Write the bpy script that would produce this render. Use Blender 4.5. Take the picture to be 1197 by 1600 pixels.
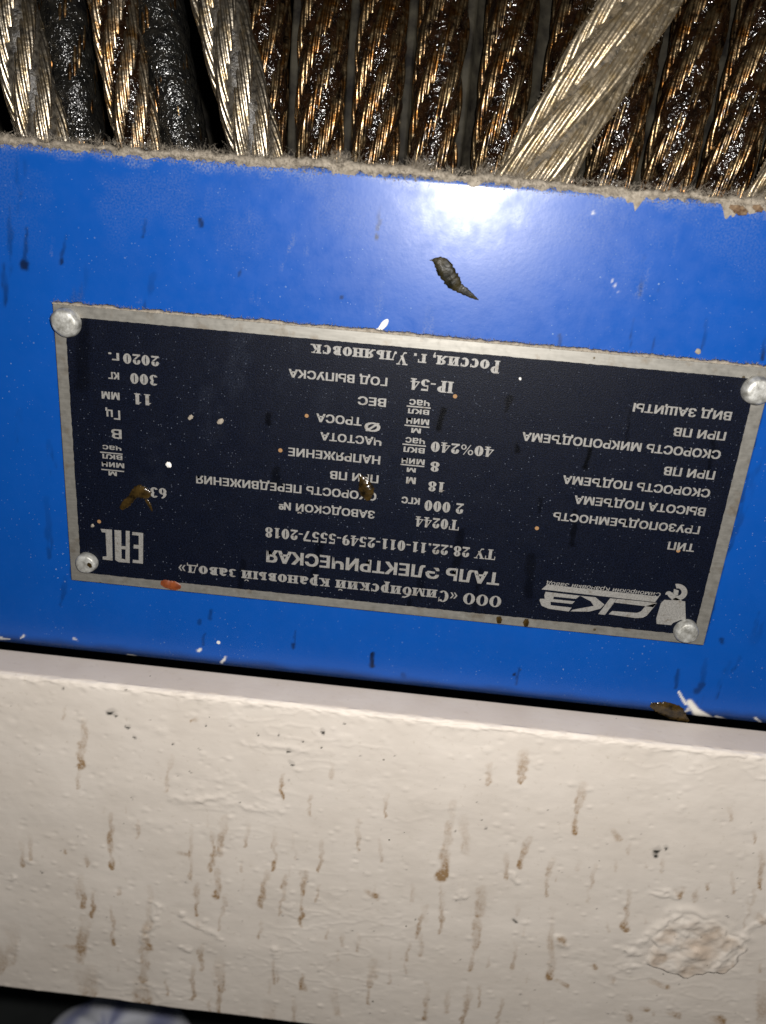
import bpy, math, random
import numpy as np

scene = bpy.context.scene
for o_ in list(bpy.data.objects):
    bpy.data.objects.remove(o_)
random.seed(7)
rng = np.random.default_rng(7)
MM = 0.001                       # everything below is worked out in millimetres

# ------------------------------------------------------------------ camera
F_PX = 1250.0                    # focal length for a picture 1600 high
CAM = np.array([3.95434107, -134.17547027, 45.94480036])
ROT = np.array([[0.99445769, -0.09800644, 0.0380611],
                [0.07057994, 0.3539943, -0.93258056],
                [0.07792549, 0.93009826, 0.35894964]])   # camera axes in the world
cam_data = bpy.data.cameras.new('camera')
cam = bpy.data.objects.new('camera', cam_data)
scene.collection.objects.link(cam)
scene.camera = cam
cam_data.sensor_fit = 'VERTICAL'
cam_data.sensor_height = 6.4
cam_data.sensor_width = 6.4
cam_data.lens = F_PX / 1600 * 6.4
cam_data.clip_start = 0.002
cam_data.clip_end = 20.0
from mathutils import Matrix
m4 = Matrix.Identity(4)
for i in range(3):
    for j in range(3):
        m4[i][j] = ROT[i][j]
    m4[i][3] = CAM[i] * MM
cam.matrix_world = m4
cam_data.dof.use_dof = True
cam_data.dof.focus_distance = 0.143
cam_data.dof.aperture_fstop = 3.0

# ------------------------------------------------------------------ light
world = bpy.data.worlds.new('World')
scene.world = world
world.use_nodes = True
bg = world.node_tree.nodes['Background']
bg.inputs[0].default_value = (0.75, 0.85, 1.0, 1)
bg.inputs[1].default_value = 0.008
flash_data = bpy.data.lights.new('phone_flash', 'POINT')
flash_data.shadow_soft_size = 0.0022
flash_data.energy = 1.52
flash_data.color = (1.0, 0.965, 0.925)
flash = bpy.data.objects.new('phone_flash', flash_data)
scene.collection.objects.link(flash)
FLASH = np.array([11.5, -134.5, 55.0])
mf = m4.copy()
for i in range(3):
    mf[i][3] = FLASH[i] * MM
flash.matrix_world = mf
scene.view_settings.view_transform = 'Standard'
scene.view_settings.look = 'None'
scene.view_settings.gamma = 1
scene.view_settings.use_curve_mapping = False
scene.view_settings.exposure = 0.0

# ------------------------------------------------------------------ measuring helpers
def ray(x, y):
    return ROT @ np.array([(x - 598.5) / F_PX, -(y - 800) / F_PX, -1.0])
def on_y(x, y, Y):
    d = ray(x, y); return CAM + d * (Y - CAM[1]) / d[1]
def on_z(x, y, Z):
    d = ray(x, y); return CAM + d * (Z - CAM[2]) / d[2]
def to_px(P):
    c = (np.asarray(P) - CAM) @ ROT
    return 598.5 + F_PX * c[..., 0] / -c[..., 2], 800 - F_PX * c[..., 1] / -c[..., 2]

def lattice(shape, cy, cx, seed):
    """smooth value noise in -1..1 over a 2D grid"""
    r = np.random.default_rng(seed)
    L = r.uniform(-1, 1, (int(cy) + 3, int(cx) + 3))
    gy = np.linspace(0, cy, shape[0]); gx = np.linspace(0, cx, shape[1])
    iy = gy.astype(int); ix = gx.astype(int)
    fy = gy - iy; fx = gx - ix
    fy = (fy * fy * (3 - 2 * fy))[:, None]; fx = (fx * fx * (3 - 2 * fx))[None, :]
    a = L[np.ix_(iy, ix)]; b = L[np.ix_(iy, ix + 1)]
    c = L[np.ix_(iy + 1, ix)]; d = L[np.ix_(iy + 1, ix + 1)]
    return (a * (1 - fx) + b * fx) * (1 - fy) + (c * (1 - fx) + d * fx) * fy
def fbm(shape, cy, cx, seed, octaves=4, gain=0.5):
    out = np.zeros(shape); amp = 1.0
    for k in range(octaves):
        out += amp * lattice(shape, cy * 2 ** k, cx * 2 ** k, seed + 17 * k); amp *= gain
    return out
def sstep(a, b, x):
    t = np.clip((x - a) / (b - a), 0, 1); return t * t * (3 - 2 * t)

# ------------------------------------------------------------------ object helpers
def tag(o, label=None, cat=None, group=None, kind=None):
    if label: o['label'] = label
    if cat: o['category'] = cat
    if group: o['group'] = group
    if kind: o['kind'] = kind
    return o
def empty(name, loc_mm):
    o = bpy.data.objects.new(name, None)
    o.location = [v * MM for v in loc_mm]
    o.empty_display_size = 0.005
    scene.collection.objects.link(o)
    return o
def obj(name, verts, faces, mat, parent=None, smooth=True, origin=None):
    """verts in world millimetres; the object sits at its parent or at origin"""
    verts = np.asarray(verts, float).reshape(-1, 3)
    if parent is not None:
        base = np.array(parent.location) / MM; p = parent.parent
        while p is not None:
            base = base + np.array(p.location) / MM; p = p.parent
    else:
        base = np.asarray(origin if origin is not None else verts.mean(0), float)
    me = bpy.data.meshes.new(name)
    if isinstance(faces, np.ndarray):
        n = faces.shape[1]; nf = len(faces)
        me.vertices.add(len(verts)); me.loops.add(nf * n); me.polygons.add(nf)
        me.vertices.foreach_set('co', ((verts - base) * MM).astype(np.float32).ravel())
        me.loops.foreach_set('vertex_index', faces.astype(np.int32).ravel())
        me.polygons.foreach_set('loop_start', np.arange(0, nf * n, n, dtype=np.int32))
        me.update(calc_edges=True)
        me.validate()
    else:
        me.from_pydata(((verts - base) * MM).tolist(), [], faces)
    me.polygons.foreach_set('use_smooth', np.full(len(me.polygons), smooth, dtype=bool))
    me.materials.append(mat)
    me.update()
    o = bpy.data.objects.new(name, me)
    scene.collection.objects.link(o)
    if parent is not None: o.parent = parent
    else: o.location = [v * MM for v in base]
    return o
def grid_faces(nr, nc, wrap=False):
    i = np.arange(nr - 1)[:, None]; j = np.arange(nc if wrap else nc - 1)[None, :]
    j2 = (j + 1) % nc
    a = i * nc + j; b = i * nc + j2; c = (i + 1) * nc + j2; d = (i + 1) * nc + j
    return np.stack([a, b, c, d], -1).reshape(-1, 4)
def paint(o, name, rgb):
    """rgb: (n,3) mask channels kept on the mesh"""
    at = o.data.attributes.new(name, 'FLOAT_COLOR', 'POINT')
    col = np.ones((len(rgb), 4), np.float32); col[:, :3] = rgb
    at.data.foreach_set('color', col.ravel())

# ------------------------------------------------------------------ material helpers
class Mat:
    def __init__(s, name, **kw):
        s.m = bpy.data.materials.new(name); s.m.use_nodes = True
        s.t = s.m.node_tree; s.b = s.t.nodes['Principled BSDF']
        s.geo = s.t.nodes.new('ShaderNodeTexCoord')
        for k, v in kw.items(): s.set(k.replace('_', ' '), v)
    def set(s, k, v):
        if isinstance(v, bpy.types.NodeSocket): s.t.links.new(v, s.b.inputs[k])
        else: s.b.inputs[k].default_value = v
    def node(s, typ, ins=None, **props):
        n = s.t.nodes.new('ShaderNode' + typ)
        for k, v in props.items(): setattr(n, k, v)
        for k, v in (ins or {}).items():
            if isinstance(v, bpy.types.NodeSocket): s.t.links.new(v, n.inputs[k])
            else: n.inputs[k].default_value = v
        return n
    def noise(s, size_mm, detail=3, rough=0.55, stretch=(1, 1, 1), dist=0.0):
        mp = s.node('Mapping', {'Vector': s.geo.outputs['Object'], 'Scale': [1000.0 / size_mm * k for k in stretch]})
        return s.node('TexNoise', {'Vector': mp.outputs[0], 'Scale': 1.0, 'Detail': detail, 'Roughness': rough, 'Distortion': dist}).outputs[0]
    def voro(s, size_mm, out='Distance', rand=1.0):
        mp = s.node('Mapping', {'Vector': s.geo.outputs['Object'], 'Scale': [1000.0 / size_mm] * 3})
        return s.node('TexVoronoi', {'Vector': mp.outputs[0], 'Scale': 1.0, 'Randomness': rand}).outputs[out]
    def ramp(s, v, a, b, lo=0.0, hi=1.0):
        return s.node('MapRange', {'Value': v, 'From Min': a, 'From Max': b, 'To Min': lo, 'To Max': hi}).outputs[0]
    def mix(s, f, a, b):
        n = s.t.nodes.new('ShaderNodeMix'); n.data_type = 'RGBA'
        for i, v in ((0, f), (6, a), (7, b)):
            if isinstance(v, bpy.types.NodeSocket): s.t.links.new(v, n.inputs[i])
            else: n.inputs[i].default_value = (v if i == 0 else (*v, 1))
        return n.outputs[2]
    def math(s, op, a, b=0.0):
        n = s.t.nodes.new('ShaderNodeMath'); n.operation = op; n.use_clamp = False
        for i, v in ((0, a), (1, b)):
            if isinstance(v, bpy.types.NodeSocket): s.t.links.new(v, n.inputs[i])
            else: n.inputs[i].default_value = v
        return n.outputs[0]
    def attr(s, name):
        n = s.node('Attribute', attribute_name=name)
        sp = s.node('SeparateColor', {'Color': n.outputs['Color']})
        return sp.outputs[0], sp.outputs[1], sp.outputs[2]
    def specks(s, size_mm, radius, keep):
        """random round specks: cell size, radius as share of the cell, share of cells that hold one"""
        d = s.voro(size_mm); c = s.voro(size_mm, 'Color')
        sp = s.node('SeparateColor', {'Color': c})
        r = s.math('MULTIPLY', sp.outputs[1], radius)
        inside = s.math('LESS_THAN', d, r)
        on = s.math('LESS_THAN', sp.outputs[0], keep)
        return s.math('MULTIPLY', inside, on)
    def bump(s, h, dist_mm, strength=1.0, normal=None):
        ins = {'Height': h, 'Distance': dist_mm * MM, 'Strength': strength}
        if normal is not None: ins['Normal'] = normal
        return s.node('Bump', ins).outputs[0]

# blue cover paint: stain channels R dark oil plus painted shade, G pale dust film, B bare white
def mat_blue():
    m = Mat('blue_cover_paint')
    oil, dust, white = m.attr('marks')
    base = m.mix(m.noise(9, 4), (0.0022, 0.058, 0.295), (0.0032, 0.070, 0.345))
    sp = m.math('MAXIMUM', m.specks(1.3, 0.12, 0.55), m.specks(0.5, 0.2, 0.40))
    sp = m.math('MULTIPLY', sp, m.ramp(m.noise(11, 3), 0.42, 0.64, 0.05, 0.95))
    c = m.mix(m.math('MULTIPLY', sp, m.ramp(m.noise(0.9, 2), 0.3, 0.7, 0.1, 0.8)), base, (0.20, 0.29, 0.46))
    big = m.specks(6.5, 0.06, 0.14)
    c = m.mix(big, c, (0.62, 0.62, 0.60))
    c = m.mix(m.math('MULTIPLY', dust, m.ramp(m.noise(0.32, 3), 0.40, 0.70)), c, (0.16, 0.20, 0.31))
    c = m.mix(oil, c, (0.003, 0.008, 0.028))  # oil stains together with the painted shade
    c = m.mix(white, c, (0.66, 0.64, 0.58))
    m.set('Base Color', c)
    m.set('Roughness', m.ramp(m.noise(2.5, 5), 0.3, 0.7, 0.29, 0.40))
    m.set('Specular IOR Level', 0.34)
    m.set('Coat Weight', 0.12); m.set('Coat Roughness', 0.16)
    b = m.bump(m.noise(0.8, 3), 0.012, 0.8)
    b = m.bump(sp, 0.03, 0.6, b)
    m.set('Normal', b)
    return m.m

# cream beam paint: R rust, G black specks, B bare primer plus the ledge's brown tint
def mat_cream():
    m = Mat('cream_beam_paint')
    rust, black, bare = m.attr('marks')
    c = m.mix(m.ramp(m.noise(14, 5), 0.35, 0.65), (0.665, 0.60, 0.53), (0.725, 0.66, 0.59))
    c = m.mix(m.ramp(m.noise(1.3, 5), 0.60, 0.78, 0, 0.35), c, (0.42, 0.36, 0.28))
    rn = m.ramp(m.noise(0.7, 4), 0.3, 0.6, 0.6, 1.45)
    c = m.mix(m.math('MINIMUM', m.math('MULTIPLY', rust, rn), 0.95), c, (0.29, 0.175, 0.078))
    c = m.mix(bare, c, (0.50, 0.41, 0.33))  # bare primer together with the ledge's brown tint
    sp = m.math('MULTIPLY', m.specks(2.6, 0.09, 0.25), m.ramp(m.noise(16, 2), 0.45, 0.6))
    c = m.mix(sp, c, (0.10, 0.09, 0.07))
    c = m.mix(black, c, (0.02, 0.02, 0.016))
    m.set('Base Color', c)
    m.set('Roughness', 0.55); m.set('Specular IOR Level', 0.25)
    b = m.bump(m.noise(0.8, 3, stretch=(0.6, 1, 1.3)), 0.035, 0.5)
    m.set('Normal', b)
    return m.m

def mat_plate():
    m = Mat('brushed_aluminium')
    n = m.noise(0.5, 4, stretch=(0.12, 1, 1))
    c = m.mix(n, (0.20, 0.192, 0.17), (0.36, 0.345, 0.31))
    c = m.mix(m.ramp(m.noise(3.2, 5), 0.56, 0.72, 0, 0.65), c, (0.16, 0.12, 0.075))
    c = m.mix(m.specks(2.2, 0.12, 0.35), c, (0.10, 0.08, 0.05))
    m.set('Base Color', c)
    m.set('Metallic', 0.62); m.set('Roughness', m.ramp(m.noise(1.2, 3), 0.3, 0.7, 0.40, 0.58))
    m.set('Normal', m.bump(n, 0.01, 0.5))
    return m.m

def mat_letter():
    m = Mat('etched_lettering')
    n = m.noise(0.25, 3)
    c = m.mix(m.ramp(n, 0.35, 0.65), (0.20, 0.195, 0.182), (0.30, 0.29, 0.272))
    c = m.mix(m.ramp(m.noise(1.6, 5, 0.65), 0.56, 0.72, 0, 0.75), c, (0.10, 0.075, 0.045))
    m.set('Base Color', c); m.set('Metallic', 0.2); m.set('Roughness', 0.5)
    return m.m

def mat_field():
    m = Mat('navy_black_enamel')
    oil, dust, chip = m.attr('marks')
    grain = m.noise(0.22, 2, 0.7)
    c = m.mix(m.ramp(grain, 0.40, 0.75), (0.0012, 0.0017, 0.0042), (0.006, 0.0095, 0.024))
    sp = m.math('MAXIMUM', m.specks(0.6, 0.16, 0.6), m.specks(1.7, 0.075, 0.5))
    sp = m.math('MULTIPLY', sp, m.ramp(m.noise(16, 4), 0.35, 0.6, 0.12, 1.0))
    c = m.mix(m.math('MULTIPLY', sp, 0.38), c, (0.20, 0.23, 0.30))
    c = m.mix(m.math('MULTIPLY', dust, m.ramp(m.noise(0.25, 3), 0.44, 0.74)), c, (0.045, 0.055, 0.08))
    rs = m.math('MULTIPLY', m.specks(4.2, 0.09, 0.3), 0.8)
    c = m.mix(rs, c, (0.35, 0.2, 0.09))
    c = m.mix(oil, c, (0.001, 0.0012, 0.002))
    m.set('Base Color', c)
    m.set('Roughness', m.math('SUBTRACT', m.ramp(m.noise(3, 3), 0.3, 0.7, 0.40, 0.50), m.math('MULTIPLY', oil, 0.15)))
    m.set('Specular IOR Level', 0.12)
    m.set('Normal', m.bump(m.math('ADD', grain, sp), 0.045, 1.0))
    return m.m

def mat_steel(name, bare, amber, dark, k_amber, k_dark, k_dust=0.0, rough=(0.26, 0.42), metal=1.0):
    m = Mat(name)
    c = m.mix(m.noise(1.5, 4), [v * 0.75 for v in bare], bare)
    c = m.mix(m.ramp(m.noise(2.3, 4, dist=0.4), 0.55 - k_amber * 0.35, 0.75 - k_amber * 0.35), c, amber)
    d = m.ramp(m.noise(2.6, 6, 0.68, dist=0.6), 0.60 - k_dark * 0.4, 0.84 - k_dark * 0.4)
    c = m.mix(d, c, dark)
    me = m.math('MULTIPLY', m.math('SUBTRACT', 1.0, m.math('MULTIPLY', d, 0.15)), metal)
    r = m.ramp(m.noise(0.8, 4), 0.3, 0.7, *rough)
    if k_dust:
        du = m.ramp(m.noise(1.1, 5, 0.65), 0.66 - k_dust * 0.4, 0.80 - k_dust * 0.4)
        c = m.mix(du, c, (0.27, 0.225, 0.155))
        me = m.math('MULTIPLY', me, m.math('SUBTRACT', 1.0, m.math('MULTIPLY', du, 0.8)))
        r = m.math('MAXIMUM', r, m.math('MULTIPLY', du, 0.8))
    m.set('Base Color', c); m.set('Metallic', me); m.set('Roughness', r)
    m.set('Coat Weight', 0.0 if k_dust else 0.5 * k_dark); m.set('Coat Roughness', 0.12)
    m.set('Coat Tint', (1.0, 0.86, 0.62, 1))
    m.set('Normal', m.bump(m.noise(0.6, 2), 0.10, 0.8))
    return m.m

def mat_grease(name, col, col2, rough=0.12, bump=0.3, spec=0.6, size=0.9, detail=1.2):
    m = Mat(name)
    m.set('Base Color', m.mix(m.ramp(m.noise(1.6, 4), 0.35, 0.65), col, col2))
    m.set('Roughness', m.ramp(m.noise(1.0, 3), 0.3, 0.7, rough * 0.7, rough * 1.6))
    m.set('Specular IOR Level', spec)
    b = m.bump(m.noise(size, detail, 0.6, dist=0.8), bump, 1.0)
    m.set('Normal', m.bump(m.noise(size * 3, 2), bump * 1.5, 0.7, b))
    return m.m

def mat_plain(name, a, b, size, rough, metal=0.0, bump=0.05, bsize=None, spec=0.4):
    m = Mat(name)
    m.set('Base Color', m.mix(m.ramp(m.noise(size, 4), 0.35, 0.65), a, b))
    m.set('Roughness', rough); m.set('Metallic', metal); m.set('Specular IOR Level', spec)
    m.set('Normal', m.bump(m.noise(bsize or size * 0.4, 4), bump, 0.8))
    return m.m

BLUE, CREAM, ALU, LETTER, FIELD = mat_blue(), mat_cream(), mat_plate(), mat_letter(), mat_field()
DUST = mat_plain('grey_dust', (0.20, 0.172, 0.135), (0.33, 0.29, 0.235), 0.8, 0.95, bump=0.12, spec=0.1)
GREASE = mat_grease('black_brown_grease', (0.0030, 0.0015, 0.0010), (0.014, 0.006, 0.0024), rough=0.13, bump=0.42, size=0.75)
GREASE_BLACK = mat_grease('black_grease', (0.004, 0.004, 0.004), (0.012, 0.011, 0.009), rough=0.15, bump=0.40, spec=0.45, size=0.7)
GREASE_DUSTY = mat_plain('dusty_grease', (0.03, 0.024, 0.015), (0.14, 0.11, 0.07), 0.8, 0.6, bump=0.2, bsize=0.4, spec=0.4)
GREASE_GREY = mat_plain('grey_grease', (0.012, 0.010, 0.008), (0.075, 0.066, 0.052), 0.8, 0.35, bump=0.2, bsize=0.4, spec=0.5)
AMBER = mat_grease('amber_grease', (0.006, 0.004, 0.002), (0.05, 0.030, 0.008), rough=0.16, bump=0.12, size=1.1)
SMEAR = mat_grease('olive_black_grease', (0.004, 0.004, 0.002), (0.022, 0.017, 0.005), rough=0.34, bump=0.08, size=1.0, detail=2, spec=0.12)
RUSTDROP = mat_grease('orange_rust_drop', (0.11, 0.022, 0.006), (0.22, 0.055, 0.015), rough=0.35, bump=0.06)
RUSTBROWN = mat_plain('brown_rust', (0.07, 0.035, 0.015), (0.20, 0.135, 0.08), 0.6, 0.9, bump=0.12)
WHITE = mat_plain('white_paint_flake', (0.70, 0.68, 0.63), (0.80, 0.78, 0.74), 0.6, 0.5)
RIVET = mat_plain('dull_rivet_metal', (0.24, 0.235, 0.21), (0.56, 0.56, 0.53), 1.1, 0.5, metal=0.45, bump=0.10, bsize=0.8)
DRUM = mat_plain('drum_metal', (0.003, 0.002, 0.0015), (0.034, 0.030, 0.021), 4.5, 0.7, metal=0.0, bump=0.08, bsize=0.6, spec=0.15)
STEEL_GREASED = mat_steel('greased_rope_steel', (0.36, 0.27, 0.155), (0.17, 0.075, 0.017), (0.008, 0.004, 0.002), 0.40, 0.55, rough=(0.22, 0.40))
STEEL_BARE = mat_steel('bare_rope_steel', (0.42, 0.375, 0.305), (0.42, 0.33, 0.20), (0.05, 0.042, 0.034), 0.22, 0.26, rough=(0.26, 0.42))
STEEL_AMBER = mat_steel('amber_rope_steel', (0.46, 0.39, 0.29), (0.28, 0.15, 0.045), (0.02, 0.011, 0.006), 0.30, 0.30, rough=(0.25, 0.40))
STEEL_DUSTY = mat_steel('dusty_rope_steel', (0.38, 0.315, 0.22), (0.28, 0.21, 0.115), (0.14, 0.115, 0.08), 0.3, 0.10, 0.30, rough=(0.30, 0.46), metal=0.8)

# ------------------------------------------------------------------ floor far below
FLOOR_Z = -335.0
FLOOR_M = mat_plain('dark_floor', (0.020, 0.023, 0.023), (0.040, 0.044, 0.043), 40, 0.8, bump=0.3)
fx, fy = np.meshgrid(np.linspace(-1500, 1500, 40), np.linspace(-1500, 1500, 40))
tag(obj('floor', np.stack([fx, fy, np.full_like(fx, FLOOR_Z)], -1), grid_faces(40, 40), FLOOR_M), kind='structure')

# ------------------------------------------------------------------ cream beam
PY = 1.2                                        # the cover's face lies behind the plate's face
z_bot = on_y(600, 1066, PY)[2]                  # lower edge of the cover
LEDGE_Z = z_bot - 1.3
BEAM_Y = on_z(600, 1117, LEDGE_Z)[1]
BACK_Y = 0.75                                  # an open slot is left between beam and cover
BEAM_BOT = on_y(200, 1568, BEAM_Y)[2]
def build_beam():
    xs = np.arange(-128, 128.01, 0.30)
    prof = []                                   # (y, z, ny, nz)
    for z in np.arange(BEAM_BOT + 1, LEDGE_Z - 0.7, 1.0): prof.append((BACK_Y, z, 0, 0))
    for a in np.linspace(0, math.pi / 2, 5): prof.append((BACK_Y - 0.6 + 0.6 * math.cos(a), LEDGE_Z - 0.6 + 0.6 * math.sin(a), 0, 0.6))
    for y in np.arange(BACK_Y - 0.9, BEAM_Y + 1.0, -0.30): prof.append((y, LEDGE_Z, 0, 1))
    for a in np.linspace(0, math.pi / 2, 10): prof.append((BEAM_Y + 1.0 - 1.0 * math.sin(a), LEDGE_Z - 1.0 + 1.0 * math.cos(a), -math.sin(a), math.cos(a)))
    for z in np.arange(LEDGE_Z - 1.2, BEAM_BOT + 0.9, -0.30): prof.append((BEAM_Y, z, -1, 0))
    for a in np.linspace(0, math.pi / 2, 6): prof.append((BEAM_Y + 0.9 - 0.9 * math.cos(a), BEAM_BOT + 0.9 - 0.9 * math.sin(a), -math.cos(a), -math.sin(a)))
    for y in np.arange(BEAM_Y + 1.4, BACK_Y, 0.8): prof.append((y, BEAM_BOT, 0, -1))
    prof = np.array(prof); nr, nc = len(prof), len(xs)
    P = np.zeros((nr, nc, 3)); P[..., 0] = xs; P[..., 1] = prof[:, 0, None]; P[..., 2] = prof[:, 1, None]
    N = np.zeros((nr, 1, 3)); N[..., 1] = prof[:, 2, None]; N[..., 2] = prof[:, 3, None]
    px, py = to_px(P)
    sh = (nr, nc); Lx, Ly = 256.0, nr * 0.3
    front = sstep(0.3, 1.0, -prof[:, 2])[:, None] * np.ones(sh)
    h = 0.13 * fbm(sh, Ly / 9, Lx / 18, 3, 2)
    rid = 1 - np.abs(fbm(sh, Ly / 3.2, Lx / 7.5, 11, 3)); rough_area = sstep(-0.2, 0.5, fbm(sh, Ly / 30, Lx / 40, 21, 2))
    h += (0.02 + 0.15 * rough_area) * np.clip(rid - 0.76, 0, 1) * 2.0
    h += 0.022 * fbm(sh, Ly / 1.6, Lx / 2.2, 31, 2)
    # paint lumps and pocks
    r = np.random.default_rng(5)
    z_row = prof[:, 1]
    for k in range(900):
        cx = r.uniform(-90, 90); cz = r.uniform(BEAM_BOT, LEDGE_Z); rad = r.uniform(0.25, 0.62) * (1.7 if r.random() < 0.05 else 1)
        amp = r.choice([1, 1, -0.8, -0.8]) * r.uniform(0.03, 0.12)
        rows = np.nonzero((z_row < cz + 2.2 * rad) & (z_row > cz - 2.2 * rad) & (prof[:, 2] < -0.5))[0]
        if len(rows) == 0: continue
        i0, i1 = rows[0], rows[-1] + 1
        j0 = max(0, int((cx - 3 * rad + 128) / 0.3)); j1 = min(nc, int((cx + 3 * rad + 128) / 0.3))
        i0 = max(i0, 0); i1 = min(i1, nr)
        if i1 <= i0 or j1 <= j0: continue
        d2 = ((P[i0:i1, j0:j1, 0] - cx) / 1.35) ** 2 + (P[i0:i1, j0:j1, 2] - cz) ** 2
        h[i0:i1, j0:j1] += amp * np.exp(-(d2 / rad ** 2) ** 1.5)
    ragged = 0.8 * fbm(sh, Ly / 1.3, Lx / 1.8, 77, 3)
    edge = np.exp(-((prof[:, 1] - LEDGE_Z + 0.7) / 0.8) ** 2)[:, None] * (prof[:, 2] < -0.05)[:, None]
    h = h * (0.12 + 0.88 * front) + 0.20 * edge * ragged
    # marks ------------------------------------------------------------
    rust = np.zeros(sh); black = np.zeros(sh); bare = np.zeros(sh)  # bare also carries the ledge's brown tint
    wob = lattice(sh, Ly / 2.5, Lx / 2.5, 41) * 3.0 + lattice(sh, Ly / 0.9, Lx / 0.9, 42) * 2.0
    patch = sstep(-0.55, 0.35, fbm(sh, Ly / 3.0, Lx / 1.2, 43, 3))
    def streak(arr, x0, y0, x1, y1, w0, w1, amt, pat=True):
        pad = max(w0, w1) + 8
        msk = (py > min(y0, y1) - pad) & (py < max(y0, y1) + pad) & (px > min(x0, x1) - pad) & (px < max(x0, x1) + pad)
        qx, qy = px[msk] + wob[msk], py[msk] + wob[msk]
        dx, dy = x1 - x0, y1 - y0; L2 = dx * dx + dy * dy + 1e-6
        t = np.clip(((qx - x0) * dx + (qy - y0) * dy) / L2, 0, 1)
        d = np.hypot(qx - x0 - t * dx, qy - y0 - t * dy); w = w0 + (w1 - w0) * t
        v = amt * (1 - sstep(0.45, 1.15, d / w)) * (0.22 + 0.78 * t)
        if pat: v = v * (0.45 + 0.55 * patch[msk])
        arr[msk] = np.maximum(arr[msk], v)
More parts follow.
